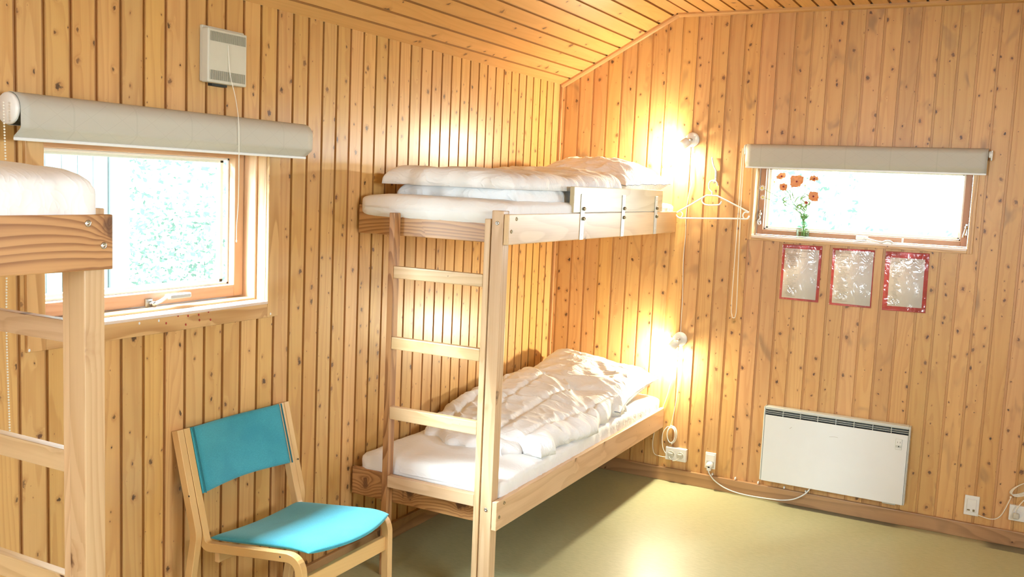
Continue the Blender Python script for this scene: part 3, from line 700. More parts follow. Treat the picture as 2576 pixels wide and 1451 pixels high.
# ------------------------------------------------------------------ chair
def arc2(path, rads, seg=10):
    out = [Vector(path[0])]
    for i in range(1, len(path)-1):
        p, a, b = Vector(path[i]), Vector(path[i-1]), Vector(path[i+1]); r = rads[i]
        u = (a-p).normalized(); v = (b-p).normalized(); ang = u.angle(v); d = r/math.tan(ang/2)
        s, e = p+u*d, p+v*d
        for k in range(seg+1):
            t = k/seg; out.append(((1-t)**2)*s + 2*t*(1-t)*p + t*t*e)
    out.append(Vector(path[-1])); return out
def ribbon(m, path, th, y0, y1, ends=True):
    """bent lamination: path in (x,z), th thick in that plane, from y0 to y1"""
    P = path; bm = bmesh.new(); uv = bm.loops.layers.uv.new('UVMap'); k = nid(); rings = []; L = [0]
    for a, b in zip(P, P[1:]): L.append(L[-1]+(b-a).length)
    for i, p in enumerate(P):
        a = P[max(0, i-1)]; b = P[min(len(P)-1, i+1)]; t = (b-a).normalized(); n = Vector((-t.y, t.x))
        q = p+n*th/2; w = p-n*th/2; c = .002
        q2, w2 = p+n*(th/2-c), p-n*(th/2-c)
        rings.append([bm.verts.new(v) for v in ((q.x, y0+c, q.y), (q.x, y1-c, q.y), (q2.x, y1, q2.y), (w2.x, y1, w2.y), (w.x, y1-c, w.y), (w.x, y0+c, w.y), (w2.x, y0, w2.y), (q2.x, y0, q2.y))])
    m8 = 8
    for i in range(len(P)-1):
        for j in range(m8):
            f = bm.faces.new((rings[i][j], rings[i][(j+1)%m8], rings[i+1][(j+1)%m8], rings[i+1][j]))
            for l, (ii, jj) in zip(f.loops, ((i, j), (i, j+1), (i+1, j+1), (i+1, j))): l[uv].uv = (k+.1+.006*jj, L[ii])
    bm.faces.new(rings[0][::-1]); bm.faces.new(rings[-1]); bmesh.ops.recalc_face_normals(bm, faces=bm.faces); m.merge(bm); return m
ct = thing('chair', (.30, -2.70, 0), 'turquoise wool chair with bent beech frame in front of the left wall', 'chair')
inner = arc2([(.0155, .799), (.1225, .4055), (.541, .4555), (.548, 0)], [0, .035, .055, 0])
outer = arc2([(.0155, .799), (.108, .452), (.037, 0)], [0, .10, 0])
for y0, y1 in ((-2.9545, -2.927), (-2.4785, -2.451)):
    m = MB(); ribbon(m, inner, .031, y0, y1); f = m.build('side_frame', M['beech'], ct)
for y0, y1, s_ in ((-2.983, -2.956, -1), (-2.4495, -2.422, 1)):
    m = MB(); ribbon(m, outer, .031, y0, y1); f = m.build('rear_leg', M['beech'], ct)
m = MB(); m.box(.527, .546, -2.927, -2.4785, .332, .385, 'y', .003, 2); m.build('front_stretcher', M['beech'], ct)
m = MB(); m.box(.15, .17, -2.927, -2.4785, .350, .388, 'y', .003, 2); m.build('rear_stretcher', M['beech'], ct)
for p, a in (((.086, -2.983, .585), (0, -1, 0)), ((.464, -2.9545, .448), (0, -1, 0)), ((.094, -2.436, .585), (1, 0, .27)), ):
    m = MB(); m.lathe([(.0035, 0), (.003, .0006)], p, a, 10); m.build('screw', M['black'], ct)
# seat shell with rounded front lip
def cushion(m, f, nu, nv, th):
    bm = bmesh.new(); bm.loops.layers.uv.new('UVMap'); A, Bb = [], []
    for i in range(nu+1):
        ra, rb = [], []
        for j in range(nv+1):
            p, n, e = f(i/nu, j/nv); ra.append(bm.verts.new(p + n*th*.5*e)); edge = i in (0, nu) or j in (0, nv)
            rb.append(ra[-1] if edge else bm.verts.new(p - n*th*.5*e))
        A.append(ra); Bb.append(rb)
    for i in range(nu):
        for j in range(nv):
            bm.faces.new((A[i][j], A[i+1][j], A[i+1][j+1], A[i][j+1]))
            try: bm.faces.new((Bb[i][j], Bb[i][j+1], Bb[i+1][j+1], Bb[i+1][j]))
            except ValueError: pass
    bmesh.ops.recalc_face_normals(bm, faces=bm.faces)
    for q in bm.faces: q.smooth = True
    m.merge(bm)
def ease(s): return .5-.5*math.cos(PI*s)
def seatf(s, t):
    u, v = ease(s), ease(t); y = -2.9255+.446*v; bulge = .045*(1-(2*v-1)**2)
    x = .128 + (.43+bulge)*u; fr = max(0, (x-.46)/.14)
    z = .4055+.12*(x-.1225)+.018 + .006 - .012*(1-(2*v-1)**2)*(1-u)*1.2 - .022*fr**2
    e = min(1, (1-(2*u-1)**10)**.5)*min(1, (1-(2*v-1)**10)**.5); n = Vector((-.10+fr*.25, 0, 1)).normalized()
    return Vector((x, y, z)), n, e
m = MB(); cushion(m, seatf, 44, 44, .030); m.build('seat', M['wool'], ct)
def backf(s, t):
    u, v = ease(s), ease(t); y = -2.9262+.4480*v; z = .580+.222*u + .004*math.sin(PI*v)*(1-2*u)
    x = .030+.281*(.803-z) - .012 - .022*math.sin(PI*v)**1.2 + .010
    e = min(1, (1-(2*u-1)**12)**.5)*min(1, (1-(2*v-1)**12)**.5); n = Vector((.963, 0, .27))
    return Vector((x, y, z)), n, e
m = MB(); cushion(m, backf, 40, 44, .030); bk = m.build('backrest', M['wool'], ct)
m = MB(); m.tube([backf(0.5-.5*math.cos(PI*k/30)*.97, .955)[0]+Vector((.0135, 0, .004)) for k in range(31)], .003, 8); m.build('piping', M['tealpipe'], bk)
m = MB(); m.tube([backf(0.5-.5*math.cos(PI*k/30)*.97, .06)[0]+Vector((.0135, 0, .004)) for k in range(31)], .002, 8); m.build('piping', M['tealpipe'], bk)

# ------------------------------------------------------------------ wall lamps, sockets, cords
def lamp(c, d, label):
    c = Vector(c); d = Vector(d).normalized()
    t = thing('wall_lamp', (c.x, 0, c.z), label, 'lamp', 'bedside wall lamps')
    m = MB(); m.lathe([(.041, 0), (.041, .010), (.038, .016), (.016, .018)], (c.x, 0, c.z), (0, -1, 0), 36); m.build('wall_plate', M['white'], t)
    j = Vector((c.x, -.045, c.z)); m = MB(); m.tube([(c.x, -.014, c.z), j, j+d*.02], .0055); m.sphere(j, .008, seg=12); m.build('joint', M['metal'], t)
    s = j + d*.008; m = MB(); m.lathe([(.010, 0), (.022, .006), (.0255, .014), (.0265, .074), (.0245, .074), (.023, .018), (.008, .012)], s, d, 32, cap=False); m.build('lamp_shade', M['white'], t)
    m = MB(); m.sphere(s + d*.084, .0255, (1, 1, 1), 20); m.build('bulb', M['bulb'], t)
    return t, s+d*.08
l1, e1 = lamp((.829, 0, 1.973), (-.70, -.30, -.62), 'lit white wall lamp above the upper bunk pillow')
l2, e2 = lamp((.832, 0, .840), (-.56, -.22, -.78), 'lit white wall lamp above the lower bunk pillow')
m = MB(); m.tube(crv([(.830, -.012, 1.933), (.835, -.012, 1.86), (.846, -.012, 1.75), (.835, -.012, 1.694), (.827, -.012, 1.638), (.822, -.012, 1.55), (.826, -.012, 1.44), (.822, -.012, 1.30), (.832, -.012, 1.08), (.834, -.012, .885),
    (.845, -.008, .82), (.842, -.012, .635), (.834, -.012, .492), (.812, -.012, .339), (.790, -.012, .318), (.770, -.012, .290), (.763, -.012, .249), (.772, -.014, .19), (.800, -.020, .152)], 8), .0022, 6); m.build('lamp_cord', M['cord'], l1)
m = MB(); m.tube(crv([(.832, -.012, .798), (.832, -.012, .72), (.815, -.014, .64), (.796, -.014, .582), (.778, -.014, .50), (.752, -.014, .413), (.724, -.016, .325), (.712, -.018, .25), (.710, -.018, .199), (.722, -.018, .150), (.760, -.020, .140), (.798, -.024, .142)], 8), .0022, 6); m.build('lamp_cord', M['cord'], l2)
m = MB()
for q in range(5):
    m.tube([(.819+(.030-.0022*q)*math.cos(a)+.002*math.sin(q*2+a), -.008-.004*q, .276+(.052-.002*q)*math.sin(a)) for a in [2*PI*k/28 for k in range(28)]], .0022, 6, closed=True)
m.box(.811, .819, -.026, -.004, .318, .332, bev=.003); m.box(.822, .829, -.026, -.004, .222, .232, bev=.002)
m.build('cord_coil', M['cord'], l1)

def socket(name, x0, x1, z0, z1, d, label, cat='socket'):
    t = thing(name, ((x0+x1)/2, 0, z0), label, cat); m = MB(); m.box(x0, x1, -d, 0, z0, z1, bev=.003, seg=2); m.build('back_box', M['white'], t); return t
sk = socket('wall_socket', .793, .917, .130, .205, .028, 'white double wall socket below the coiled lamp cord')
for xc, nm in ((.827, 0), (.881, 1)):
    m = MB(); m.lathe([(.021, 0), (.021, .002), (.018, .002), (.017, .0005)], (xc, -.028, .165), (0, -1, 0), 28); p = m.build('socket_face', M['vent'], sk)
    pt = thing('flat_plug', (xc, -.028, .155), 'clear flat plug in the %s outlet of the double socket by the bunk' % ('left' if nm == 0 else 'right'), 'plug')
    m = MB(); m.box(xc-.014, xc+.014, -.040, -.030, .156, .176, bev=.004, seg=2); m.build('plug_body', M['vent'], pt)
    m = MB(); m.tube(crv([(xc-.010, -.036, .160), (xc-.002, -.040, .145), (xc+.006, -.036, .138)] if nm == 0 else [(xc+.002, -.036, .158), (xc-.018, -.040, .138), (xc-.040, -.036, .130)], 6), .002, 6); m.build('plug_cord', M['cord'], pt)
sk2 = socket('wall_socket', 1.025, 1.086, .116, .209, .012, 'white wall socket with rocker at the left of the heater')
m = MB(); m.box(1.032, 1.079, -.0155, -.011, .160, .200, bev=.002); m.build('rocker', M['white'], sk2)
m = MB(); m.box(1.032, 1.079, -.014, -.011, .122, .157, bev=.002); m.build('socket_face', M['vent'], sk2)
sk3 = socket('wall_switch', 2.372, 2.440, .118, .219, .011, 'square white switched socket near the right edge', 'switch')
m = MB(); m.box(2.384, 2.428, -.016, -.010, .135, .203, bev=.002); m.build('rocker', M['white'], sk3)
m = MB(); m.box(2.387, 2.400, -.0175, -.0155, .142, .150, bev=.001); m.build('plug_pin', M['bolt'], sk3)
m = MB(); m.box(2.412, 2.422, -.0175, -.0155, .140, .152, bev=.001); m.build('plug_pin', M['bolt'], sk3)
sk4 = socket('wall_socket', 2.574, 2.70, .133, .211, .020, 'white double wall socket cut off by the right edge')
for xc in (2.612, 2.664):
    m = MB(); m.lathe([(.021, 0), (.021, .0015), (.019, .0015), (.018, .0004)], (xc, -.020, .170), (0, -1, 0), 28); m.build('socket_face', M['stayw'], sk4)
ex = thing('extension_cord', (2.55, -.03, .12), 'pale cord looping from the switched socket up to a coil at the right edge', 'cord')
m = MB(); m.tube(crv([(2.436, -.018, .129), (2.465, -.022, .124), (2.492, -.024, .121), (2.520, -.024, .128), (2.540, -.024, .148), (2.556, -.024, .185), (2.566, -.022, .215), (2.577, -.020, .249)], 8), .0024, 6); m.build('cord_run', M['cord'], ex)
m = MB()
for q in range(4):
    m.tube([(2.622+.062*math.cos(a)*.83-.012*math.sin(a)+.003*q, -.012-.004*q, .300+.062*math.cos(a)*.56+(.016+.003*q)*math.sin(a)) for a in [2*PI*k/28 for k in range(28)]], .0022, 6, closed=True)
m.sphere((2.575, -.02, .249), .005); m.build('cord_coil', M['cord'], ex)
pg = thing('mains_plug', (2.605, -.02, .16), 'grey transparent plug and cord in the socket at the right edge', 'plug')
m = MB(); m.box(2.592, 2.620, -.045, -.0215, .148, .176, bev=.007, seg=3); m.build('plug_body', M['vent'], pg)
m = MB(); m.tube(crv([(2.604, -.040, .176), (2.603, -.045, .195), (2.618, -.040, .225), (2.640, -.030, .255), (2.66, -.02, .27)], 8), .0024, 6); m.build('plug_cord', M['cord'], pg)

# ------------------------------------------------------------------ heater
ht = thing('panel_heater', (1.72, 0, .12), 'white electric panel heater on the wall below the notices', 'heater')
m = MB(); x0, x1, z0, z1, d = 1.348, 2.095, .120, .535, .062
m.box(x0+.006, x1-.006, -.022, -.006, z0+.01, z1-.01, bev=.001); m.box(x0, x0+.008, -d, -.012, z0, z1, bev=.003); m.box(x1-.008, x1, -d, -.012, z0, z1, bev=.003)
m.box(x0+.008, x1-.008, -d, -.012, z1-.016, z1, bev=.003); m.box(x0+.008, x1-.008, -d+.004, -.012, z0, z0+.006, bev=.001)
for a in (1.44, 1.98): m.box(a, a+.03, -.014, 0, z0+.05, z1-.05, bev=0)
m.box(1.987, 2.053, -.050, -.020, .110, .122, bev=.002)
m.build('heater_casing', M['enamel_edge'], ht)
m = MB(); m.box(x0+.010, x1-.009, -d-.001, -d+.008, z0, .489, bev=.0015); m.build('front_panel', M['enamel'], ht)
m = MB(); m.box(x0+.009, x1-.009, -.030, -.023, .480, .520, bev=0); m.build('dark_interior', M['black'], ht)
m = MB()
for xx in (1.451, 1.543, 1.634, 1.727, 1.819, 1.912, 2.003): m.box(xx-.0012, xx+.0012, -d, -.035, .489, .519, bev=0)
for zz in (.4985, .509): m.box(x0+.009, x1-.009, -d+.001, -.035, zz-.001, zz+.001, bev=0)
m.build('outlet_grille', M['enamel_edge'], ht)
m = MB(); m.box(2.028, 2.061, -d-.0025, -d, .409, .466, bev=.001); cp = m.build('control_panel', M['enamel_edge'], ht)
m = MB(); m.box(2.0305, 2.0585, -d-.0045, -d-.002, .432, .4635, bev=.001); m.build('switch_pair', M['enamel'], cp)
m = MB(); m.box(2.0305, 2.0585, -d-.0045, -d-.002, .4115, .419, bev=.001); m.build('dial_slot', M['stayw'], cp)
m = MB(); m.lathe([(.003, 0), (.0025, .004)], (2.0450, -d-.0025, .426), (0, -1, 0), 12); m.box(2.038, 2.0395, -d-.005, -d-.004, .444, .452, bev=0); m.box(2.050, 2.0515, -d-.005, -d-.004, .444, .452, bev=0); m.build('dial_knob', M['black'], cp)
m = MB(); m.tube([(1.493, -d-.0012, .432), (1.503, -d-.0012, .441)], .0007, 5); m.build('scratch', M['bolt'], ht)
m = MB(); m.tube(crv([(1.70, -d-.0012, .420), (1.725, -d-.0012, .424), (1.745, -d-.0012, .422)], 4), .0005, 5); m.build('scratch', M['bolt'], ht)
m = MB(); m.tube(crv([(1.621, -.034, .118), (1.596, -.036, .081), (1.543, -.038, .042), (1.48, -.038, .022), (1.40, -.036, .014), (1.30, -.034, .010), (1.215, -.032, .014), (1.145, -.030, .030), (1.090, -.034, .062), (1.064, -.040, .095), (1.056, -.040, .112)], 8), .0036, 8); m.build('power_cord', M['stayw'], ht)
pl = thing('mains_plug', (1.058, -.014, .135), 'white mains plug of the heater in the wall socket left of it', 'plug')
m = MB(); m.lathe([(.0185, 0), (.0195, .006), (.018, .024), (.012, .030)], (1.057, -.014, .141), (0, -1, 0), 24); m.box(1.045, 1.069, -.044, -.018, .110, .142, bev=.006, seg=2); m.build('plug_body', M['stayw'], pl)
for i, (x, z) in enumerate(((1.073, .084), (1.205, .084), (1.334, .084), (1.478, .084), (1.594, .084))):
    m = MB(); m.box(x-.004, x+.004, -.020, -.001, z-.003, z+.009, bev=.0025, seg=2); o = m.build('cable_clip', M['daisy'])
    tag(o, 'small white cable clip on the skirting board, %s' % ('nearest the wall socket', 'second from the wall socket', 'at the left lower corner of the heater', 'under the heater, left of the cord', 'beside the cord under the heater')[i], 'clip', 'cable clips on the skirting')

# ------------------------------------------------------------------ coat hanger and hook
hk = thing('wall_hook', (.97, 0, 1.75), 'white wall hook with two screws holding the coat hanger', 'hook')
m = MB(); P = [(.951, -.012, 1.878), (.957, -.016, 1.850), (.966, -.016, 1.826), (.9745, -.008, 1.808), (.9755, -.004, 1.780), (.9755, -.004, 1.752), (.9755, -.012, 1.742), (.9755, -.030, 1.738), (.9755, -.040, 1.748)]
m.tube(crv(P, 6), .0045, 10); m.box(.9705, .9805, -.007, 0, 1.744, 1.808, bev=.003, seg=2); m.build('hook_body', M['stayw'], hk)
for zz in (1.793, 1.770): m = MB(); m.lathe([(.0028, 0), (.002, .001)], (.9755, -.009, zz), (0, -1, 0), 10); m.build('screw', M['metal'], hk)
hg = thing('coat_hanger', (.97, -.03, 1.75), 'white plastic coat hanger on the wall hook beside the corner bunk', 'coat hanger')
y = -.034
m = MB(); m.tube(crv([(.998, y, 1.722), (.994, y, 1.738), (.982, y, 1.749), (.969, y, 1.750), (.954, y, 1.742), (.948, y, 1.724), (.951, y, 1.706), (.962, y, 1.692), (.970, y, 1.684), (.970, y, 1.664)], 6), .0042, 8); m.build('hook', M['stayw'], hg)
m = MB()
m.tube(crv([(1.181, y, 1.585), (1.168, y, 1.592), (1.08, y, 1.632), (1.008, y, 1.663), (.996, y, 1.667), (.945, y, 1.667), (.932, y, 1.662), (.86, y, 1.616), (.785, y, 1.570), (.776, y, 1.563)], 4), .0045, 8)
m.tube(crv([(.773, y, 1.550), (.778, y, 1.540), (.792, y, 1.534), (.82, y, 1.533), (1.10, y, 1.546), (1.165, y, 1.548), (1.178, y, 1.553), (1.184, y, 1.566)], 4), .0045, 8)
m.tube(crv([(.776, y, 1.563), (.792, y, 1.569), (.805, y, 1.562), (.808, y, 1.549), (.800, y, 1.537)], 5), .0038, 8)
m.tube(crv([(1.178, y, 1.583), (1.163, y, 1.585), (1.152, y, 1.576), (1.150, y, 1.562), (1.158, y, 1.550)], 5), .0038, 8)
m.tube([(1.135, y, 1.606), (1.138, y, 1.547)], .0038, 8)
m.tube(crv([(.920, y, 1.656), (.915, y, 1.640), (.921, y, 1.624), (.940, y, 1.614), (.975, y, 1.614), (1.008, y, 1.617), (1.020, y, 1.624), (1.026, y, 1.637)], 6), .0042, 8)
m.build('hanger_bar', M['stayw'], hg)

# ------------------------------------------------------------------ laminated notices
def text(body, x, z, size, par, name='printed_text', align='LEFT', y=-.0052):
    cu = bpy.data.curves.new('txt', 'FONT'); cu.body = body; cu.size = size; cu.align_x = align; cu.resolution_u = 2; cu.space_line = 1.0
    o = bpy.data.objects.new('txt', cu); COL.objects.link(o); bpy.context.view_layer.update()
    me = bpy.data.meshes.new_from_object(o.evaluated_get(bpy.context.evaluated_depsgraph_get())); bpy.data.objects.remove(o)
    me.transform(Matrix.Translation((x, y, z)) @ Matrix.Rotation(PI/2, 4, 'X')); return me
def blur_lines(n, w, seed, ind=''):
    r = random.Random(seed); out = []
    return out
T1 = [('Brand- og redningsinstruks', .0078, 'c'), ('', 0, ''), ('Ved sygdom, ulykke eller tilskadekomst', .0052, 'b'), ('•  Tilkald hjælp til den tilskadekomne', .0046, ''), ('•  Kontakt lejrens leder og hjælpere. Giv besked om', .0046, ''), ('    hvad der er sket', .0046, ''), ('•  Vagtlæge ring til 70 11', .0046, ''), ('•  Alarmcentral  ring  1 1 2', .0046, ''), ('', 0, ''), ('Ved brand:', .0052, 'b')]
T2 = [('Fire and rescue instructions', .0078, 'c'), ('', 0, ''), ('In case of illness or accident:', .0052, 'b'), ('', 0, ''), ('•  The injured person must be given first aid', .0046, ''), ('•  Contact the leader or someone in charge', .0046, ''), ('    of the camp', .0046, ''), ('•  For emergency doctor, call', .0046, ''), ('•  Call the emergency no. 1 1 2', .0046, ''), ('', 0, ''), ('In case of a fire:', .0052, 'b')]
T3 = [('Feuer- und Rettungsplan', .0068, 'c'), ('Bei Krankheit oder Unfall', .0048, 'b'), ('•  Erste Hilfe', .0044, ''), ('•  Leiter rufen', .0044, ''), ('•  Arzt rufen', .0044, ''), ('•  Notruf  1 1 2', .0044, ''), ('Bei Feuer:', .0048, 'b')]
FIL = {1: ['1.  Alle skal straks ud af huset', '2.  Ring 1 1 2 og oplys:', '      -  navn og adresse', '      -  hvad der er sket og hvor', '      -  om nogen er i fare', '3.  Luk døre og vinduer', '4.  Saml alle på pladsen', '      -  tæl efter at alle er kommet ud', '      -  gå ikke ind i huset igen', '      -  sluk ilden hvis det er muligt', '      -  brug tæppe og slukker'],
       2: ['1.  Everyone must leave the house', '2.  Call 1 1 2 and say:', '      -  name and address', '      -  what has happened and where', '      -  if anybody is in danger', '3.  Close doors and windows', '4.  Meet at the assembly point', '      -  count that everybody is out', '      -  do not go back inside', '      -  put out the fire if you can', '      -  use blanket and extinguisher'],
       3: ['1.  Alle ins Freie', '2.  Notruf 1 1 2:', '      -  Name und Adresse', '      -  was ist passiert', '      -  wer ist in Gefahr', '3.  Fenster zu', '4.  Sammelplatz', '      -  alle zählen', '      -  nicht zurück', '      -  Feuer löschen', '      -  Decke holen']}
def notice(k, P, I, lines, label):
    """P, I: corner points TL, TR, BL, BR (x,z) of the laminate and of the white sheet"""
    t = thing('laminated_notice', ((P[0][0]+P[1][0])/2, 0, P[2][1]), label, 'notice', 'laminated notices under the window')
    def sheet(nm, Q, y, mat, wav=0, n=1):
        m = MB(); g = []
        for i in range(n+1):
            row = []
            for j in range(n+1):
                s, q = i/n, j/n; a = Vector(Q[0])*(1-s)+Vector(Q[1])*s; b = Vector(Q[2])*(1-s)+Vector(Q[3])*s; p = a*(1-q)+b*q
                row.append(m.bm.verts.new((p.x, y - wav*(.5+.5*noise.noise(Vector((p.x*25, p.y*14, k*7)))), p.y)))
            g.append(row)
        for i in range(n):
            for j in range(n):
                f = m.bm.faces.new((g[i][j], g[i][j+1], g[i+1][j+1], g[i+1][j])); f.smooth = True
        o = m.build(nm, mat, t); md = o.modifiers.new('t', 'SOLIDIFY'); md.thickness = .0003; return o
    c = Vector(((P[0][0]+P[3][0])/2, (P[0][1]+P[3][1])/2))
    Rq = [tuple(c+(Vector(p)-c)*(Vector((.955, .965)) if False else 1) ) for p in P]
    Rr = [(c.x+(p[0]-c.x)*.965, c.y+(p[1]-c.y)*.972) for p in P]
    sheet('red_card', Rr, -.0020, M['red']); sh = sheet('white_sheet', I, -.0034, M['paper'])
    sheet('laminate', P, -.0062, M['laminate'], .0035, 26)
    mm = MB(); x = I[0][0]+.008; z = I[0][1]-.014; xm = (I[0][0]+I[1][0])/2; mes = []
    for s_, sz, al in lines:
        if s_: mes.append(text(s_, xm if al == 'c' else x+(0 if al == 'b' else .006), z, sz, t, align='CENTER' if al == 'c' else 'LEFT'))
        z -= .0078 if al != 'c' else .0098
    zb = I[2][1]+.008; q = 0; fl = FIL[k]; r = random.Random(k)
    while z > zb:
        mes.append(text(fl[q % len(fl)], x+.006, z, .0044, t)); z -= .0066; q += 1
    for e in mes: mm.bm.from_mesh(e); bpy.data.meshes.remove(e)
    mm.build('printed_text', M['ink'], t)
    return t
notice(1, [(1.367, 1.428), (1.582, 1.430), (1.368, 1.121), (1.582, 1.119)], [(1.385, 1.403), (1.564, 1.403), (1.384, 1.135), (1.563, 1.135)], T1, 'red-edged laminated notice at the left, below the flower vase')
notice(2, [(1.628, 1.425), (1.846, 1.427), (1.631, 1.114), (1.850, 1.115)], [(1.646, 1.410), (1.838, 1.412), (1.648, 1.130), (1.840, 1.129)], T2, 'red-edged laminated notice hanging in the middle, with English fire instructions')
notice(3, [(1.892, 1.426), (2.108, 1.429), (1.896, 1.112), (2.113, 1.116)], [(1.921, 1.392), (2.086, 1.393), (1.924, 1.141), (2.089, 1.144)], T3, 'crinkled red-edged laminated notice at the right, below the window stay')

# ------------------------------------------------------------------ vase with poppies
Yv = .028; Zs = 1.4595
vs = thing('glass_vase', (1.464, Yv, Zs), 'small clear bottle vase of water on the sill of the low window', 'vase')
def glass2(name, c, ior, rough=.02):
    m, nt, bs = new_mat(name); bs.inputs['Base Color'].default_value = (*c, 1); bs.inputs['Transmission Weight'].default_value = 1
    bs.inputs['Roughness'].default_value = rough; bs.inputs['IOR'].default_value = ior; return m
M['vaseglass'] = glass('bottle_glass', (.88, .95, .90))
m = MB(); m.lathe([(.001, 0), (.032, .001), (.0345, .008), (.0345, .055), (.031, .080), (.024, .097), (.0235, .112), (.027, .122), (.0285, .134), (.026, .134), (.0215, .112), (.022, .097), (.029, .080), (.0325, .055), (.0325, .010), (.001, .006)], (1.464, Yv, Zs), cap=False, n=36)
m.build('bottle', M['vaseglass'], vs)
m = MB(); m.lathe([(.001, .007), (.032, .0075), (.032, .055), (.0285, .079), (.001, .080)], (1.464, Yv, Zs), cap=False, n=32); m.build('water', glass('vase_water', (.95, .985, .94)), vs)
def flower(kind, head, neck, label, bend=0.0, face=(0, -1, .2), size=.03):
    head = Vector(head); base = Vector((1.464+(head.x-1.464)*-.10+rnd.uniform(-.012, .012), Yv+rnd.uniform(-.010, .010), Zs+.012)); neckp = Vector((1.464+max(-.016, min(.016, (head.x-1.464)*.12)), Yv, Zs+.128))
    t = thing('poppy' if kind == 'poppy' else 'daisy', base, label, 'flower', 'cut flowers in the vase')
    m = MB(); pts = crv([base, neckp, (neckp+head)/2+Vector((bend, -.004, .01)), head], 8); m.tube(pts, [.0013]*len(pts), 5)
    for s_ in range(3):
        p = pts[6+s_*4]; m.tube(crv([p, p+Vector((rnd.uniform(-.02, .02), -.004, .018)), p+Vector((rnd.uniform(-.03, .03), -.006, .034))], 3), [.0022, .003, .003, .0035, .003, .002, .0008], 4)
    m.build('stem', M['stem'], t)
    f = Vector(face).normalized(); a = f.orthogonal().normalized(); b = f.cross(a)
    if kind == 'poppy':
        m = MB()
        for q in range(4):
            ang = q*PI/2+rnd.uniform(-.2, .2); dr = a*math.cos(ang)+b*math.sin(ang); sd = f.cross(dr); N = 6; pl_ = rnd.uniform(.85, 1.25); cup = rnd.random(); g = []
            for i in range(N+1):
                row = []
                for j in range(N+1):
                    u = i/N; v = (j/N-.5)*2; w = size*(.22+.62*math.sin(PI*min(1, u*.75+.1)))
                    row.append(m.bm.verts.new(head + dr*size*u*pl_*(1-.30*v*v+.08*math.sin(v*6+q)) + sd*v*w*.85 + f*(size*(.15+.55*cup)*u*u+.004*math.sin(v*7+q*2)*u)))
                g.append(row)
            for i in range(N):
                for j in range(N): fc = m.bm.faces.new((g[i][j], g[i+1][j], g[i+1][j+1], g[i][j+1])); fc.smooth = True
        o = m.build('petals', M['poppy'], t)
        m = MB(); m.sphere(head+f*.003, .005, seg=10); m.build('flower_centre', M['poppy_c'], t)
    else:
        m = MB()
        for q in range(11):
            ang = q*2*PI/11; dr = a*math.cos(ang)+b*math.sin(ang); sd = f.cross(dr); w = size*.14
            m.poly([head+dr*.004-sd*w*.5, head+dr*size*.6-sd*w, head+dr*size+f*.001, head+dr*size*.6+sd*w, head+dr*.004+sd*w*.5])
        m.build('petals', M['daisy'], t)
        m = MB(); m.sphere(head+f*.001, size*.28, (1, 1, 1), 10); m.build('flower_centre', M['daisy_c'], t)
for hd_, fc_, sz_, lb_ in (((1.337, .0, 1.786), (-.2, -.8, .5), .028, 'orange poppy at the upper left of the vase, highest beside the frame'), ((1.350, .0, 1.733), (.1, -1, -.3), .021, 'small drooping orange poppy low on the left of the bunch'),
        ((1.418, .0, 1.762), (.1, -1, .1), .036, 'largest orange poppy in the middle of the bunch'), ((1.508, .0, 1.777), (.1, -.6, .9), .026, 'star-like orange poppy seen from the side at upper right'),
        ((1.510, .0, 1.686), (.3, -1, .2), .030, 'open orange poppy with pink centre on the right of the bunch'), ((1.474, .01, 1.652), (.2, -1, -.2), .010, 'tiny red bud just above the bottle neck')):
    flower('poppy', hd_, None, lb_, face=fc_, size=sz_)
for hd_, sz_, lb_ in (((1.236, .0, 1.720), .020, 'white daisy before the left frame, upper of the low pair'), ((1.243, .0, 1.670), .017, 'white daisy before the left frame, lower of the low pair'), ((1.300, .0, 1.756), .012, 'small yellow-eyed daisy below the left poppy'),
        ((1.464, .0, 1.744), .012, 'yellow bud flower between the large and the side-on poppy')):
    flower('daisy', hd_, None, lb_, face=(-.2, -1, .2), size=sz_)

# ------------------------------------------------------------------ wall vent with pull cord
vt = thing('wall_vent', (0, -2.78, 1.99), 'grey plastic wall vent with a pull cord above the left window', 'vent')
m = MB(); m.box(.0, .012, -2.868, -2.672, 1.984, 2.170, bev=.003, seg=2); m.box(.012, .044, -2.872, -2.690, 1.980, 2.160, bev=.006, seg=3); m.build('vent_cover', M['vent'], vt)
for z0_, z1_ in ((2.118, 2.150), (1.990, 2.022)):
    m = MB(); yy = -2.862
    while yy < -2.698: m.box(.0435, .0455, yy, yy+.0022, z0_, z1_, bev=0); yy += .0046
    m.box(.0436, .0440, -2.863, -2.697, z0_, z1_, bev=0); m.build('vent_ribs', M['ventrib'], vt)
m = MB(); m.box(.002, .02, -2.83, -2.76, 1.972, 1.984, bev=0); m.build('damper', M['black'], vt)
m = MB(); m.tube(crv([(.046, -2.783, 2.112), (.052, -2.780, 2.02), (.072, -2.774, 1.94), (.112, -2.800, 1.868), (.116, -2.800, 1.80), (.110, -2.792, 1.70), (.100, -2.782, 1.58), (.092, -2.780, 1.50), (.090, -2.778, 1.447)], 8), .0013, 6); m.sphere((.090, -2.778, 1.445), .003, (1, 1, 1.8), 8); m.build('pull_cord', M['cord'], vt)

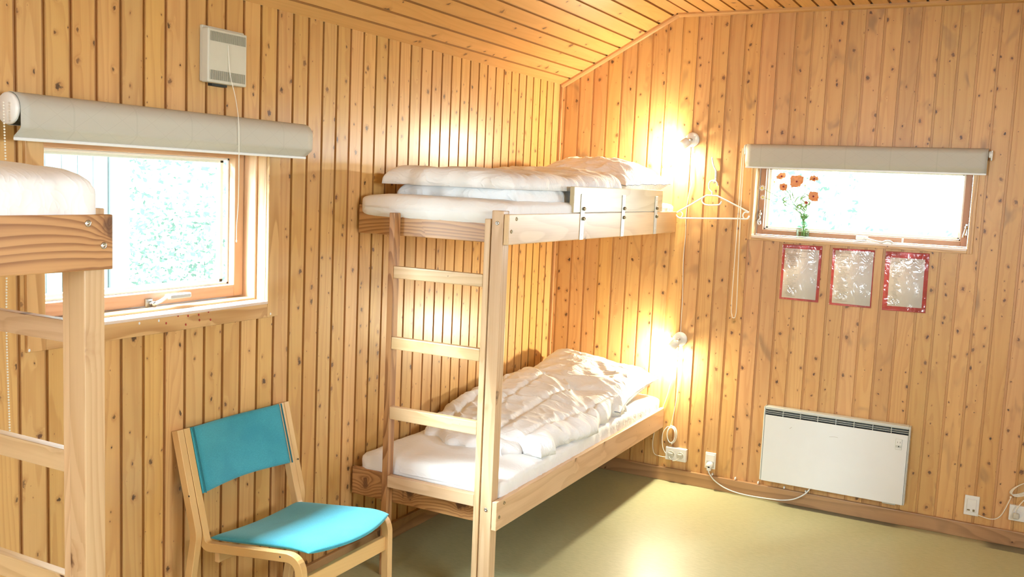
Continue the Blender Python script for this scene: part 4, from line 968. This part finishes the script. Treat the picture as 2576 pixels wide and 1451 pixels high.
# ------------------------------------------------------------------ outdoors
m = MB(); m.box(-30, 30, -20, 40, -.9, -.7, bev=0); o = m.build('ground', M['grass']); o['kind'] = 'structure'
cb = thing('neighbouring_cabin', (-3.4, -2.6, -.7), 'pale blue boarded cabin wall outside the large left window', 'building')
m = MB(); yy = -7.0
while yy < -.75: m.box(-3.10, -3.02, yy, yy+.118, -.7, 4.2, bev=.004); yy += .12
m.box(-5.5, -3.10, -7.0, -.63, -.7, 4.2, bev=0); m.build('boarding', M['cabin'], cb)
m = MB(); m.box(-3.11, -3.0, -.76, -.60, -.7, 4.2, bev=.004); m.build('corner_board', M['cabin'], cb)
def shrub(c, R, label, seed, n=900, lr=.07):
    r = random.Random(seed); t = thing('shrub', c, label, 'shrub', 'shrubs outside'); c = Vector(c); m = MB()
    for i in range(n):
        d = Vector((r.gauss(0, 1), r.gauss(0, 1), r.gauss(0, 1))).normalized(); rad = R*(.45+.55*r.random()**.5)*(1+.25*noise.noise(d*2+Vector((seed, 0, 0))))
        p = c + Vector((d.x*rad, d.y*rad, d.z*rad*.95+R*.95)); a = Vector((r.gauss(0, 1), r.gauss(0, 1), r.gauss(0, 1))).normalized(); b = a.orthogonal().normalized(); s = lr*r.uniform(.5, 1.2)
        m.poly([p-a*s, p-b*s*.5, p+a*s, p+b*s*.5])
    m.build('foliage', M['leaf'], t)
    m = MB()
    for q in range(4): m.tube([c, c+Vector((r.uniform(-.3, .3)*R, r.uniform(-.3, .3)*R, R*.9))], .03, 6)
    m.build('branch', M['sash'], t); return t
for i, (x, y, R, L_) in enumerate(((-1.0, 6.6, 1.6, 'pale green shrub seen through the low window behind the vase'), (2.25, 6.6, 1.6, 'pale green shrub in the right half of the low window'), (.6, 11.0, 2.6, 'large shrub farther out in the middle of the low window'), (-7.2, 13.5, 3.2, 'large shrub farthest out beyond the left part of the low window'),
        (-8.6, 6.2, 2.3, 'faint green shrub beyond the cabin corner in the large left window'), (-5.6, 2.2, 1.1, 'small near shrub low in the large left window'), (-9.4, 1.4, 2.2, 'distant shrub beside the cabin corner in the large left window'))):
    shrub((x, y, -.7), R, L_, i+1, 7000, .026*R+.014)
